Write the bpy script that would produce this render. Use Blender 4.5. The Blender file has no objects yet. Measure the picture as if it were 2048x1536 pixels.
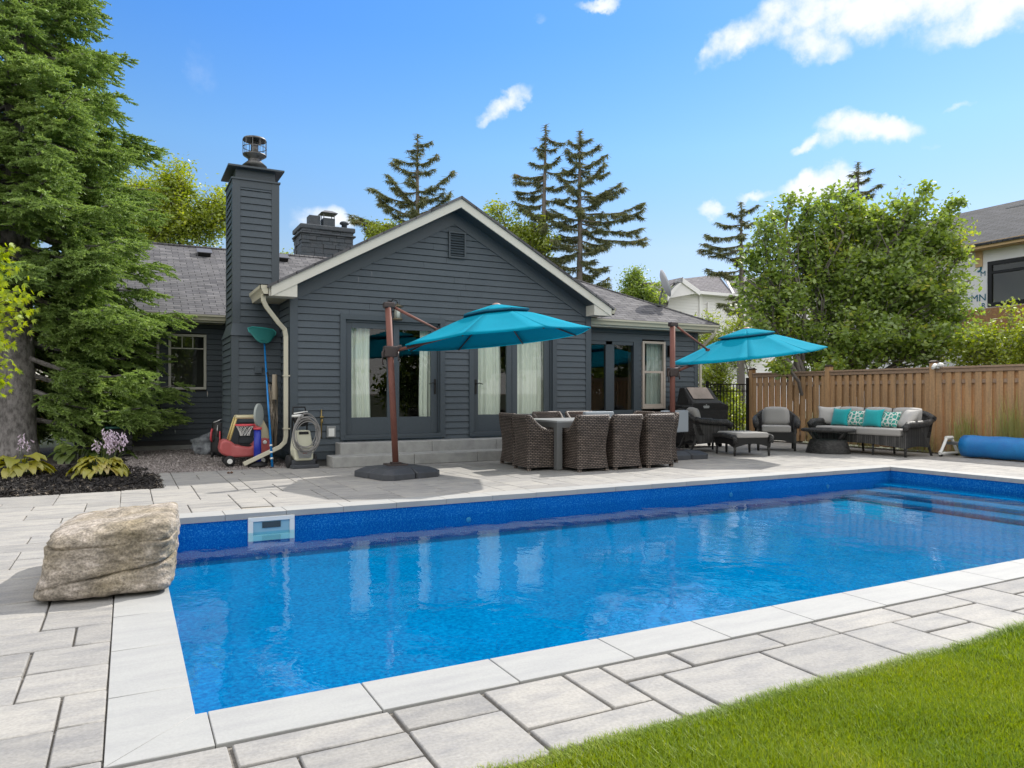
import bpy, bmesh, math, random
import numpy as np
from mathutils import Vector, Matrix, noise as mnoise
R = math.radians
SC = bpy.context.scene
# ---------------------------------------------------------------- camera
CAM_H = 1.22
YAW = math.atan(769/1461)
cam_d = bpy.data.cameras.new("camera"); cam = bpy.data.objects.new("camera", cam_d)
SC.collection.objects.link(cam); SC.camera = cam
cam.location = (0, 0, CAM_H); cam.rotation_euler = (R(90), 0, -YAW)
cam_d.sensor_width = 36; cam_d.lens = 36*1461/2048
cam_d.shift_y = 20/2048; cam_d.clip_start = 0.05; cam_d.clip_end = 3000
# ---------------------------------------------------------------- sun
SUN = Vector((0.986, 0.364, 1.0)).normalized()
SUN_EL = math.asin(SUN.z); SUN_AZ = math.atan2(SUN.x, SUN.y)
sl = bpy.data.lights.new("sun", 'SUN'); sun = bpy.data.objects.new("sun", sl)
SC.collection.objects.link(sun); sl.energy = 2.7; sl.angle = R(0.9); sl.color = (1.0, 0.955, 0.88)
sun.rotation_euler = SUN.to_track_quat('Z', 'Y').to_euler(); sun.location = (20, 10, 30)
SC.view_settings.view_transform = 'Standard'; SC.view_settings.look = 'None'
SC.view_settings.exposure = 0.96; SC.view_settings.gamma = 1
SC.cycles.use_denoising = True
SC.cycles.max_bounces = 10; SC.cycles.transparent_max_bounces = 16
SC.cycles.diffuse_bounces = 4; SC.cycles.glossy_bounces = 4; SC.cycles.transmission_bounces = 6
SC.cycles.caustics_reflective = False; SC.cycles.caustics_refractive = False
SC.cycles.sample_clamp_indirect = 6
# ---------------------------------------------------------------- sky
def ray(x, y):                      # direction of a point of the view, for laying things out
    a = (x-1024)/1461.; b = -(y-788)/1461.
    s, c = math.sin(YAW), math.cos(YAW)
    return Vector((s+a*c, c-a*s, b))
def G(x, y, z=0.):
    r = ray(x, y); t = (z-CAM_H)/r.z; return Vector((r.x*t, r.y*t, z))
def WY(x, y, Y):
    r = ray(x, y); t = Y/r.y; return Vector((r.x*t, Y, CAM_H+r.z*t))
def WX(x, y, X):
    r = ray(x, y); t = X/r.x; return Vector((X, r.y*t, CAM_H+r.z*t))
def WD(x, y, d):
    r = ray(x, y); return Vector((r.x*d, r.y*d, CAM_H+r.z*d))

world = bpy.data.worlds.new("World"); SC.world = world; world.use_nodes = True
nt = world.node_tree; nt.nodes.clear()
def N(t, typ, **kw):
    n = t.nodes.new(typ)
    for k, v in kw.items():
        if k.startswith('i_'): n.inputs[k[2:].replace('_', ' ')].default_value = v
        else: setattr(n, k, v)
    return n
def L(t, a, b): t.links.new(a, b)
def mth(t, op, a, b=None, c=None, clamp=False):
    n = t.nodes.new('ShaderNodeMath'); n.operation = op; n.use_clamp = clamp
    for i, v in enumerate((a, b, c)):
        if v is None: continue
        if isinstance(v, (int, float)): n.inputs[i].default_value = v
        else: t.links.new(v, n.inputs[i])
    return n.outputs[0]
def vdot(t, v, d):
    n = t.nodes.new('ShaderNodeVectorMath'); n.operation = 'DOT_PRODUCT'
    t.links.new(v, n.inputs[0]); n.inputs[1].default_value = d
    return n.outputs['Value']
sky = N(nt, 'ShaderNodeTexSky', sky_type='NISHITA')
sky.sun_disc = False; sky.sun_elevation = SUN_EL; sky.sun_rotation = SUN_AZ
sky.altitude = 100; sky.air_density = 1.0; sky.dust_density = 0.15; sky.ozone_density = 3.0
hsv = N(nt, 'ShaderNodeHueSaturation', i_Saturation=1.25, i_Value=1.0); L(nt, sky.outputs[0], hsv.inputs['Color'])
tc = N(nt, 'ShaderNodeTexCoord')
nz = N(nt, 'ShaderNodeTexNoise', i_Scale=24.0, i_Detail=9.0, i_Roughness=0.62); L(nt, tc.outputs['Generated'], nz.inputs['Vector'])
nz2 = N(nt, 'ShaderNodeTexNoise', i_Scale=6.0, i_Detail=5.0, i_Roughness=0.55); L(nt, tc.outputs['Generated'], nz2.inputs['Vector'])
CLOUDS = [  # view x, y, half width, half height, tilt, strength
    (1480, 78, 75, 40, .45, 1.0), (1580, 36, 100, 46, 0, 1.0), (1700, 24, 130, 46, 0, 1.1), (1850, 18, 150, 44, 0, 1.1),
    (2030, 12, 170, 46, 0, 1.1), (1620, 85, 70, 30, -.2, .9), (1425, 110, 35, 26, .6, .8),
    (1735, 262, 88, 34, -.1, 1.2), (1665, 250, 36, 20, -.3, .9), (1620, 289, 34, 17, 0, 1.0),
    (1640, 368, 78, 32, 0, 1.2), (1415, 412, 32, 16, 0, .8), (1512, 380, 36, 13, .15, .7), (1928, 221, 26, 11, .1, .7),
    (1012, 212, 75, 20, .36, .95), (968, 238, 30, 14, .5, .8), (650, 440, 62, 30, 0, .9), (1215, 5, 60, 12, 0, .8),
    (1078, 32, 20, 10, 0, .4), (405, 140, 40, 45, 0, .28), (1875, 294, 22, 10, 0, .35)]
def vadd(a, b, k):
    s_ = N(nt, 'ShaderNodeVectorMath', operation='SUBTRACT'); L(nt, b, s_.inputs[0]); s_.inputs[1].default_value = (.5, .5, .5)
    m_ = N(nt, 'ShaderNodeVectorMath', operation='SCALE'); L(nt, s_.outputs[0], m_.inputs[0]); m_.inputs['Scale'].default_value = k
    a_ = N(nt, 'ShaderNodeVectorMath', operation='ADD'); L(nt, a, a_.inputs[0]); L(nt, m_.outputs[0], a_.inputs[1]); return a_.outputs[0]
wz1 = N(nt, 'ShaderNodeTexNoise', i_Scale=13.0, i_Detail=3.0); L(nt, tc.outputs['Generated'], wz1.inputs['Vector'])
wz2 = N(nt, 'ShaderNodeTexNoise', i_Scale=42.0, i_Detail=4.0, i_Roughness=.6); L(nt, tc.outputs['Generated'], wz2.inputs['Vector'])
CD = vadd(vadd(tc.outputs['Generated'], wz1.outputs['Color'], .050), wz2.outputs['Color'], .030)
acc = None
for (x, y, w, h, tilt, st) in CLOUDS:
    d = ray(x, y); k = 1461.
    rr = ray(x+1, y)-d; uu = ray(x, y-1)-d
    cs, sn = math.cos(tilt), math.sin(tilt)
    ax = (rr*cs+uu*sn)*k*k; ay = (uu*cs-rr*sn)*k*k
    dn = d.normalized(); ln = d.length
    # gnomonic coordinates about the cloud's own direction
    ax = ax-dn*ax.dot(dn); ay = ay-dn*ay.dot(dn)
    den = mth(nt, 'MAXIMUM', vdot(nt, CD, dn), 0.05)
    px = mth(nt, 'DIVIDE', vdot(nt, CD, ax*(ln/w)), den)
    py = mth(nt, 'DIVIDE', vdot(nt, CD, ay*(ln/h)), den)
    r2 = mth(nt, 'ADD', mth(nt, 'MULTIPLY', px, px), mth(nt, 'MULTIPLY', py, py))
    v = mth(nt, 'MULTIPLY', mth(nt, 'SUBTRACT', 1.0, mth(nt, 'MULTIPLY', r2, .72), clamp=True), st)
    acc = v if acc is None else mth(nt, 'MAXIMUM', acc, v)
nn = mth(nt, 'ADD', mth(nt, 'MULTIPLY', mth(nt, 'SUBTRACT', nz.outputs['Fac'], 0.5), 2.2), mth(nt, 'MULTIPLY', mth(nt, 'SUBTRACT', nz2.outputs['Fac'], 0.5), 0.8))
cv = mth(nt, 'ADD', acc, mth(nt, 'MULTIPLY', nn, mth(nt, 'MULTIPLY', acc, 1.0, clamp=True)))
cr = N(nt, 'ShaderNodeMapRange', interpolation_type='SMOOTHSTEP'); cr.inputs['From Min'].default_value = 0.10; cr.inputs['From Max'].default_value = 1.2
L(nt, cv, cr.inputs['Value'])
cm = N(nt, 'ShaderNodeMixRGB'); L(nt, cr.outputs[0], cm.inputs['Fac'])
sz = N(nt, 'ShaderNodeSeparateXYZ'); L(nt, tc.outputs['Generated'], sz.inputs[0])
rp = N(nt, 'ShaderNodeValToRGB'); L(nt, sz.outputs['Z'], rp.inputs['Fac'])
els = rp.color_ramp.elements
for i, (p_, c_) in enumerate([(0.0, (.42, .40, .52)), (.06, (.5, .45, .55)), (.13, (.78, .58, .55)), (.19, (1.0, .70, .58)), (.31, (1.0, .85, .77)), (.44, (.78, .82, .91)), (.8, (.75, .9, 1.0))]):
    e = els[i] if i < 2 else els.new(p_)
    e.position = p_; e.color = (*c_, 1)
ml = N(nt, 'ShaderNodeVectorMath', operation='MULTIPLY'); L(nt, hsv.outputs[0], ml.inputs[0]); L(nt, rp.outputs[0], ml.inputs[1])
bs = N(nt, 'ShaderNodeVectorMath', operation='SCALE'); bs.inputs['Scale'].default_value = 0.12
L(nt, ml.outputs[0], bs.inputs[0]); L(nt, bs.outputs[0], cm.inputs['Color1']); cm.inputs['Color2'].default_value = (0.53, 0.55, 0.58, 1)
# added cloud fill, unseen overhead and behind the viewer, lights the shaded house side
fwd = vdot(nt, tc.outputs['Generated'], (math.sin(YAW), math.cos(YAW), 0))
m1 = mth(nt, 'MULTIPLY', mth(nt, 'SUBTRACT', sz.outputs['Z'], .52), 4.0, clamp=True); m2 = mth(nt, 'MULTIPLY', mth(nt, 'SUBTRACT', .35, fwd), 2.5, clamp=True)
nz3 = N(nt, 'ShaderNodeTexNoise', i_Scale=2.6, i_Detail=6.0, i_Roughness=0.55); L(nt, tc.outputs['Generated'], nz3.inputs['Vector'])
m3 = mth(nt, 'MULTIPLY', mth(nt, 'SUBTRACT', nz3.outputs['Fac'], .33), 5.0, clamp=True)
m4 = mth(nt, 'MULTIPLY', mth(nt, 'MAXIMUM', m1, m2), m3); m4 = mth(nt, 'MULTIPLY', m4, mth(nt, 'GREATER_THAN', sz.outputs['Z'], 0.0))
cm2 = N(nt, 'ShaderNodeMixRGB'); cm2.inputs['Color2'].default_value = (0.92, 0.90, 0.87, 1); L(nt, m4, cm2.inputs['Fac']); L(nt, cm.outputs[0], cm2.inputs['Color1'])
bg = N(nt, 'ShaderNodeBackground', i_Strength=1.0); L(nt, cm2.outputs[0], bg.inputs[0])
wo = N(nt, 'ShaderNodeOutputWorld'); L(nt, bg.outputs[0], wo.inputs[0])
# ================================================================ helpers
COL = SC.collection
rnd = random.Random(7)
class MB:
    """collects faces; build() links them as ONE mesh object"""
    def __init__(s): s.v = []; s.f = []; s.uv = []; s.sm = []; s.T = Matrix()
    def pt(s, p): s.v.append(tuple(s.T @ Vector(p))); return len(s.v)-1
    def face(s, idx, uv=None, sm=False): s.f.append(tuple(idx)); s.uv.append(uv); s.sm.append(sm)
    def poly(s, pts, uv=None, sm=False): s.face([s.pt(p) for p in pts], uv, sm)
    def box(s, x0, y0, z0, x1, y1, z1):
        if x0 > x1: x0, x1 = x1, x0
        if y0 > y1: y0, y1 = y1, y0
        if z0 > z1: z0, z1 = z1, z0
        i = [s.pt(p) for p in ((x0,y0,z0),(x1,y0,z0),(x1,y1,z0),(x0,y1,z0),(x0,y0,z1),(x1,y0,z1),(x1,y1,z1),(x0,y1,z1))]
        for q, (a, b) in (((0,1,5,4),(0,2)),((1,2,6,5),(1,2)),((2,3,7,6),(0,2)),((3,0,4,7),(1,2)),((4,5,6,7),(0,1)),((3,2,1,0),(0,1))):
            P = [s.v[i[k]] for k in q]; s.face([i[k] for k in q], [(p[a], p[b]) for p in P])
    def obox(s, c, size, rz=0, rx=0, ry=0):
        o = s.T.copy(); s.T = o @ Matrix.Translation(c) @ Matrix.Rotation(rz, 4, 'Z') @ Matrix.Rotation(ry, 4, 'Y') @ Matrix.Rotation(rx, 4, 'X')
        a, b, c_ = size; s.box(-a/2, -b/2, -c_/2, a/2, b/2, c_/2); s.T = o
    def tube(s, path, r, n=8, cap=True, sq=None):
        path = [Vector(p) for p in path]; k = len(path)
        rs = r if isinstance(r, (list, tuple)) else [r]*k
        rings = []; up = None; acc = 0; A = []
        for i, p in enumerate(path):
            t = (path[min(i+1, k-1)]-path[max(i-1, 0)])
            if t.length < 1e-9: t = Vector((0, 0, 1))
            t.normalize()
            if up is None: up = Vector((0, 0, 1)) if abs(t.z) < .9 else Vector((1, 0, 0))
            sd = t.cross(up)
            if sd.length < 1e-6: sd = t.orthogonal()
            sd.normalize(); up = sd.cross(t).normalized()
            if i: acc += (path[i]-path[i-1]).length
            A.append(acc); ring = []
            for j in range(n):
                a = 2*math.pi*j/n+(math.pi/4 if n == 4 else 0)
                ca, sa = math.cos(a), math.sin(a)
                if sq: ca *= sq[0]; sa *= sq[1]
                ring.append(s.pt(p+(sd*ca+up*sa)*rs[i]))
            rings.append(ring)
        for i in range(k-1):
            for j in range(n):
                j2 = (j+1) % n
                s.face((rings[i][j], rings[i][j2], rings[i+1][j2], rings[i+1][j]),
                       [(j*.03, A[i]), ((j+1)*.03, A[i]), ((j+1)*.03, A[i+1]), (j*.03, A[i+1])], n > 5)
        if cap: s.face(rings[0][::-1]); s.face(rings[-1])
    def lathe(s, c, prof, n=24, sx=1, sy=1, sm=True, closed=True):
        rings = [[s.pt((c[0]+r*sx*math.cos(2*math.pi*j/n), c[1]+r*sy*math.sin(2*math.pi*j/n), c[2]+z)) for j in range(n)] for r, z in prof]
        for i in range(len(prof)-1):
            for j in range(n):
                j2 = (j+1) % n; r = prof[i][0]
                s.face((rings[i][j], rings[i][j2], rings[i+1][j2], rings[i+1][j]),
                       [(2*math.pi*r*j/n, prof[i][1]), (2*math.pi*r*(j+1)/n, prof[i][1]), (2*math.pi*r*(j+1)/n, prof[i+1][1]), (2*math.pi*r*j/n, prof[i+1][1])], sm)
        if closed: s.face(rings[0][::-1]); s.face(rings[-1])
    def grid(s, fn, nu, nv, sm=True, uvs=(1, 1), flip=False):
        ids = [[s.pt(fn(i/nu, j/nv)) for j in range(nv+1)] for i in range(nu+1)]
        for i in range(nu):
            for j in range(nv):
                q = (ids[i][j], ids[i+1][j], ids[i+1][j+1], ids[i][j+1])
                uv = [(i/nu*uvs[0], j/nv*uvs[1]), ((i+1)/nu*uvs[0], j/nv*uvs[1]), ((i+1)/nu*uvs[0], (j+1)/nv*uvs[1]), (i/nu*uvs[0], (j+1)/nv*uvs[1])]
                if flip: q = q[::-1]; uv = uv[::-1]
                s.face(q, uv, sm)
    def prism(s, pts, d):
        """extrude the closed polygon pts by the vector d"""
        d = Vector(d); a = [s.pt(p) for p in pts]; b = [s.pt(Vector(p)+d) for p in pts]; n = len(a)
        s.face(a[::-1]); s.face(b)
        for i in range(n): s.face((a[i], a[(i+1) % n], b[(i+1) % n], b[i]))
    def build(s, name, mat, parent=None, bevel=0, seg=2, merge=False, sub=0):
        me = bpy.data.meshes.new(name); me.from_pydata(s.v, [], s.f)
        if any(u is not None for u in s.uv):
            ul = me.uv_layers.new(name="UVMap"); flat = []
            for f, u in zip(s.f, s.uv):
                if u is None: u = [(s.v[i][0], s.v[i][1]) for i in f]
                for q in u: flat += q
            ul.data.foreach_set('uv', flat)
        me.polygons.foreach_set('use_smooth', s.sm)
        o = bpy.data.objects.new(name, me); COL.objects.link(o); me.materials.append(mat)
        bm = bmesh.new(); bm.from_mesh(me)
        if merge: bmesh.ops.remove_doubles(bm, verts=bm.verts, dist=1e-4)
        if not merge or True: bmesh.ops.recalc_face_normals(bm, faces=bm.faces)
        bm.to_mesh(me); bm.free()
        if parent is not None: o.parent = parent
        if bevel:
            m = o.modifiers.new('bevel', 'BEVEL'); m.width = bevel; m.segments = seg; m.limit_method = 'ANGLE'; m.angle_limit = R(40)
        if sub:
            m = o.modifiers.new('sub', 'SUBSURF'); m.levels = sub; m.render_levels = sub
        return o
def fastmesh(name, V, k, mat, parent=None, smooth=False):
    """mesh of separate k-gons from an (n*k, 3) array"""
    V = np.asarray(V, dtype=np.float32).reshape(-1, 3); nv = len(V); nf = nv//k
    me = bpy.data.meshes.new(name); me.vertices.add(nv); me.vertices.foreach_set('co', V.ravel())
    me.loops.add(nv); me.loops.foreach_set('vertex_index', np.arange(nv, dtype=np.int32))
    me.polygons.add(nf); me.polygons.foreach_set('loop_start', np.arange(0, nv, k, dtype=np.int32))
    me.update(calc_edges=True); me.materials.append(mat)
    o = bpy.data.objects.new(name, me); COL.objects.link(o)
    if parent is not None: o.parent = parent
    return o
def thing(name, label, cat, loc=(0, 0, 0), rz=0, group=None, rx=0, ry=0):
    o = bpy.data.objects.new(name, None); COL.objects.link(o); o.location = loc; o.rotation_euler = (rx, ry, rz)
    o.empty_display_size = .1; o['label'] = label; o['category'] = cat
    if group: o['group'] = group
    return o
def tag(o, label, cat, group=None):
    o['label'] = label; o['category'] = cat
    if group: o['group'] = group
    return o
def struct(o, kind='structure', label=None):
    o['kind'] = kind
    if label: o['label'] = label
    return o
def dup(root, loc, rz, label, group=None, ry=None):
    r = root.copy(); COL.objects.link(r); r.location = loc
    r.rotation_euler = (root.rotation_euler[0], root.rotation_euler[1] if ry is None else ry, rz)
    r['label'] = label
    if group: r['group'] = group
    for ch in list(root.children):
        c = ch.copy(); COL.objects.link(c); c.parent = r
        for g in list(ch.children):
            d = g.copy(); COL.objects.link(d); d.parent = c
    return r
# ================================================================ materials
def M(name, col, rough=.6, metal=0, var=None, bump=None, spec=.5, coord='Object', extra=None, fine=None, sheen=0):
    m = bpy.data.materials.new(name); m.use_nodes = True; t = m.node_tree; b = t.nodes['Principled BSDF']
    b.inputs['Base Color'].default_value = (*col, 1); b.inputs['Roughness'].default_value = rough
    b.inputs['Metallic'].default_value = metal; b.inputs['Specular IOR Level'].default_value = spec
    if sheen: b.inputs['Sheen Weight'].default_value = sheen
    c = N(t, 'ShaderNodeTexCoord').outputs[coord]
    colout = None
    if var:                                   # (scale, colour 2, contrast low, high[, stretch])
        mp = c
        if len(var) > 4:
            q = N(t, 'ShaderNodeMapping'); q.inputs['Scale'].default_value = var[4]; L(t, c, q.inputs[0]); mp = q.outputs[0]
        n = N(t, 'ShaderNodeTexNoise', i_Scale=var[0], i_Detail=6.0, i_Roughness=.6); L(t, mp, n.inputs['Vector'])
        r = N(t, 'ShaderNodeMapRange'); r.inputs['From Min'].default_value = var[2]; r.inputs['From Max'].default_value = var[3]; L(t, n.outputs['Fac'], r.inputs['Value'])
        x = N(t, 'ShaderNodeMixRGB'); x.inputs['Color1'].default_value = (*col, 1); x.inputs['Color2'].default_value = (*var[1], 1)
        L(t, r.outputs[0], x.inputs['Fac']); colout = x.outputs[0]
    if fine:                                  # (scale, amount): speckle
        n = N(t, 'ShaderNodeTexNoise', i_Scale=fine[0], i_Detail=3.0); L(t, c, n.inputs['Vector'])
        r = N(t, 'ShaderNodeMapRange'); r.inputs['From Min'].default_value = .3; r.inputs['From Max'].default_value = .7
        r.inputs['To Min'].default_value = 1-fine[1]; r.inputs['To Max'].default_value = 1+fine[1]; L(t, n.outputs['Fac'], r.inputs['Value'])
        x = N(t, 'ShaderNodeVectorMath', operation='SCALE')
        if colout: L(t, colout, x.inputs[0])
        else: x.inputs[0].default_value = col
        L(t, r.outputs[0], x.inputs['Scale']); colout = x.outputs[0]
    if colout: L(t, colout, b.inputs['Base Color'])
    if bump:                                  # (scale, strength, distance[, stretch])
        mp = c
        if len(bump) > 3:
            q = N(t, 'ShaderNodeMapping'); q.inputs['Scale'].default_value = bump[3]; L(t, c, q.inputs[0]); mp = q.outputs[0]
        n = N(t, 'ShaderNodeTexNoise', i_Scale=bump[0], i_Detail=5.0, i_Roughness=.6); L(t, mp, n.inputs['Vector'])
        u = N(t, 'ShaderNodeBump', i_Strength=bump[1], i_Distance=bump[2]); L(t, n.outputs['Fac'], u.inputs['Height']); L(t, u.outputs[0], b.inputs['Normal'])
    if extra: extra(t, b, c, colout)
    return m
def brickmat(name, c1, c2, cm, bw, bh, mortar=.1, rough=.7, dist=.01, strength=.8, fine=None, offset=.5, bias=0, spec=.4, squash=1):
    """rows in UV metres: shingles, weave"""
    m = bpy.data.materials.new(name); m.use_nodes = True; t = m.node_tree; b = t.nodes['Principled BSDF']
    b.inputs['Roughness'].default_value = rough; b.inputs['Specular IOR Level'].default_value = spec
    uv = N(t, 'ShaderNodeUVMap').outputs[0]
    k = N(t, 'ShaderNodeTexBrick', i_Scale=1.0); k.offset = offset
    k.inputs['Brick Width'].default_value = bw; k.inputs['Row Height'].default_value = bh
    k.inputs['Mortar Size'].default_value = bh*mortar; k.inputs['Mortar Smooth'].default_value = .5; k.inputs['Bias'].default_value = bias
    k.inputs['Color1'].default_value = (*c1, 1); k.inputs['Color2'].default_value = (*c2, 1); k.inputs['Mortar'].default_value = (*cm, 1)
    L(t, uv, k.inputs['Vector'])
    co = k.outputs['Color']
    if fine:
        n = N(t, 'ShaderNodeTexNoise', i_Scale=fine[0], i_Detail=4.0); L(t, N(t, 'ShaderNodeTexCoord').outputs['Object'], n.inputs['Vector'])
        r = N(t, 'ShaderNodeMapRange'); r.inputs['From Min'].default_value = .3; r.inputs['From Max'].default_value = .7
        r.inputs['To Min'].default_value = 1-fine[1]; r.inputs['To Max'].default_value = 1+fine[1]; L(t, n.outputs['Fac'], r.inputs['Value'])
        x = N(t, 'ShaderNodeVectorMath', operation='SCALE'); L(t, co, x.inputs[0]); L(t, r.outputs[0], x.inputs['Scale']); co = x.outputs[0]
    L(t, co, b.inputs['Base Color'])
    u = N(t, 'ShaderNodeBump', i_Strength=strength, i_Distance=dist); u.invert = True
    L(t, k.outputs['Fac'], u.inputs['Height']); L(t, u.outputs[0], b.inputs['Normal'])
    return m
def leafmat(name, ca, cb, cc=None, trans=.35, gloss=.08, rough=.45):
    m = bpy.data.materials.new(name); m.use_nodes = True; t = m.node_tree; t.nodes.clear()
    g = N(t, 'ShaderNodeNewGeometry'); tcn = N(t, 'ShaderNodeTexCoord')
    n = N(t, 'ShaderNodeTexNoise', i_Scale=1.1, i_Detail=2.0); L(t, tcn.outputs['Object'], n.inputs['Vector'])
    f = mth(t, 'ADD', mth(t, 'MULTIPLY', g.outputs['Random Per Island'], .6), mth(t, 'MULTIPLY', mth(t, 'SUBTRACT', n.outputs['Fac'], .3), 1.0), clamp=True)
    r = N(t, 'ShaderNodeValToRGB'); L(t, f, r.inputs['Fac']); e = r.color_ramp.elements
    e[0].position = .1; e[0].color = (*ca, 1); e[1].position = .8; e[1].color = (*cb, 1)
    if cc: q = e.new(.97); q.color = (*cc, 1)
    d = N(t, 'ShaderNodeBsdfDiffuse'); L(t, r.outputs[0], d.inputs['Color'])
    tr = N(t, 'ShaderNodeBsdfTranslucent'); hs = N(t, 'ShaderNodeHueSaturation', i_Hue=.485, i_Saturation=1.15, i_Value=1.5); L(t, r.outputs[0], hs.inputs['Color']); L(t, hs.outputs[0], tr.inputs['Color'])
    mx = N(t, 'ShaderNodeMixShader', i_Fac=trans); L(t, d.outputs[0], mx.inputs[1]); L(t, tr.outputs[0], mx.inputs[2])
    gl = N(t, 'ShaderNodeBsdfGlossy', i_Roughness=rough); m2 = N(t, 'ShaderNodeMixShader', i_Fac=gloss); L(t, mx.outputs[0], m2.inputs[1]); L(t, gl.outputs[0], m2.inputs[2])
    o = N(t, 'ShaderNodeOutputMaterial'); L(t, m2.outputs[0], o.inputs[0])
    return m
def glassmat(name, tint=(.85, .95, .92), ior=1.5, rough=0., boost=1.):
    m = bpy.data.materials.new(name); m.use_nodes = True; t = m.node_tree; t.nodes.clear()
    tr = N(t, 'ShaderNodeBsdfTransparent'); tr.inputs[0].default_value = (*tint, 1)
    gl = N(t, 'ShaderNodeBsdfGlossy', i_Roughness=rough)
    g_ = N(t, 'ShaderNodeNewGeometry'); io = mth(t, 'ADD', mth(t, 'MULTIPLY', g_.outputs['Backfacing'], 1/ior-ior), ior)
    fr = N(t, 'ShaderNodeFresnel'); L(t, io, fr.inputs['IOR']); f = mth(t, 'MULTIPLY', fr.outputs[0], boost, clamp=True)
    mx = N(t, 'ShaderNodeMixShader'); L(t, f, mx.inputs[0]); L(t, tr.outputs[0], mx.inputs[1]); L(t, gl.outputs[0], mx.inputs[2])
    o = N(t, 'ShaderNodeOutputMaterial'); L(t, mx.outputs[0], o.inputs[0]); return m

SID = M('siding_paint', (.059, .077, .093), .6, var=(1.3, (.071, .090, .106), .35, .7), bump=(40, .25, .003, (.15, .15, 1)), fine=(60, .12))
TRIM = M('dark_trim_paint', (.052, .068, .082), .5, fine=(30, .05))
CREAM = M('cream_trim_paint', (.62, .60, .53), .45, var=(2, (.55, .53, .45), .5, .8))
GUT = M('beige_gutter_metal', (.52, .49, .38), .4, var=(1.5, (.44, .41, .30), .5, .8))
SOFF = M('soffit_panel', (.42, .40, .30), .6)
SHIN = brickmat('roof_shingles', (.084, .082, .089), (.148, .144, .148), (.02, .02, .022), .30, .135, .07, .95, .010, .8, fine=(3.2, .25))
SHIN2 = brickmat('neighbour_shingles', (.13, .12, .13), (.18, .17, .175), (.05, .05, .05), .35, .15, .1, .95, .012, .8, fine=(2, .2))
SHIN3 = brickmat('dark_shingles', (.032, .034, .038), (.06, .062, .07), (.02, .02, .02), .35, .15, .1, .95, .012, .8, fine=(2, .2))
STONEP = M('painted_stone', (.06, .074, .088), .7, var=(6, (.085, .09, .1), .4, .7), bump=(9, .8, .03))
DARKM = M('black_metal', (.012, .012, .013), .45, 0.3)
STEEL = M('weathered_steel', (.16, .16, .16), .5, .7, var=(6, (.05, .045, .04), .45, .7))
GLASS = glassmat('window_glass', (.88, .94, .90), 1.5, 0, 1.4)
BLACK = M('matte_black', (.01, .01, .011), .7)
INT = M('interior_wall', (.20, .19, .17), .8)
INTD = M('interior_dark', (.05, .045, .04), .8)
CURT = M('sheer_curtain', (.86, .86, .80), .9, bump=(80, .2, .001, (1, 1, .1)))
CURT2 = M('room_curtain', (.50, .54, .52), .9)
def _slab(t, b, c, co):
    g = N(t, 'ShaderNodeNewGeometry'); r = N(t, 'ShaderNodeValToRGB'); L(t, g.outputs['Random Per Island'], r.inputs[0])
    e = r.color_ramp.elements; e[0].color = (.82, .82, .83, 1); e[0].position = 0; e[1].color = (1.06, 1.05, 1.04, 1); e[1].position = 1
    q = e.new(.35); q.color = (.95, .95, .96, 1)
    x = N(t, 'ShaderNodeVectorMath', operation='MULTIPLY'); L(t, co, x.inputs[0]); L(t, r.outputs[0], x.inputs[1]); L(t, x.outputs[0], b.inputs['Base Color'])
PAVE = M('patio_slab', (.340, .326, .300), .8, var=(3.5, (.245, .24, .235), .42, .70, (1, 3, 1)), bump=(14, .6, .014, (1, 2.5, 1)), fine=(70, .11), extra=_slab)
COPE = M('coping_stone', (.345, .345, .333), .75, var=(2.2, (.30, .30, .297), .42, .72, (1, 5, 1)), bump=(60, .12, .003), fine=(120, .05))
CONC = M('concrete_step', (.36, .36, .345), .85, var=(5, (.27, .27, .26), .4, .7), bump=(80, .35, .003), fine=(150, .12))
FOUND = M('foundation', (.10, .10, .10), .9, bump=(30, .3, .01))
SOIL = M('soil', (.028, .022, .018), .95, var=(4, (.05, .04, .03), .4, .7), bump=(30, .8, .03))
GRAV = M('gravel', (.22, .20, .185), .95, var=(45, (.32, .27, .26), .4, .62), bump=(60, 1, .03), fine=(110, .4))
CHIP = M('mulch_chips', (.022, .020, .020), .85, extra=None)
BARK = M('spruce_bark', (.27, .25, .24), .9, var=(14, (.12, .11, .105), .42, .62, (1, 1, .5)), bump=(22, 1, .03, (1, 1, .6)))
BARK2 = M('bark', (.11, .09, .075), .9, var=(10, (.05, .04, .035), .4, .7), bump=(18, .8, .02))
BARKY = M('tree_bark_grey', (.17, .15, .135), .9, bump=(18, .8, .02))
WOOD = M('cedar_board', (.46, .275, .135), .8, var=(3.0, (.30, .195, .11), .4, .75, (6, 6, .5)), bump=(30, .3, .004, (3, 3, .1)), fine=(25, .1))
WOODD = M('cedar_rail', (.34, .23, .15), .8, var=(3.0, (.25, .17, .12), .4, .75, (1, 6, 6)))
WICK = brickmat('brown_wicker', (.16, .122, .100), (.27, .212, .175), (.006, .005, .004), .065, .026, .34, .55, .02, 1.0, fine=(7, .25))
WICKR = brickmat('brown_wicker_rim', (.22, .175, .15), (.34, .28, .24), (.02, .015, .012), .03, .035, .2, .5, .012, 1.0)
WICKD = brickmat('dark_wicker', (.045, .044, .043), (.13, .125, .12), (.008, .008, .008), .045, .018, .25, .5, .008, 1.0, fine=(9, .2))
TEAL = M('teal_canvas', (.0, .30, .44), .9, spec=.12, var=(1.6, (.0, .34, .49), .4, .7), bump=(26, .35, .008, (.5, 4, 1)))
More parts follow.
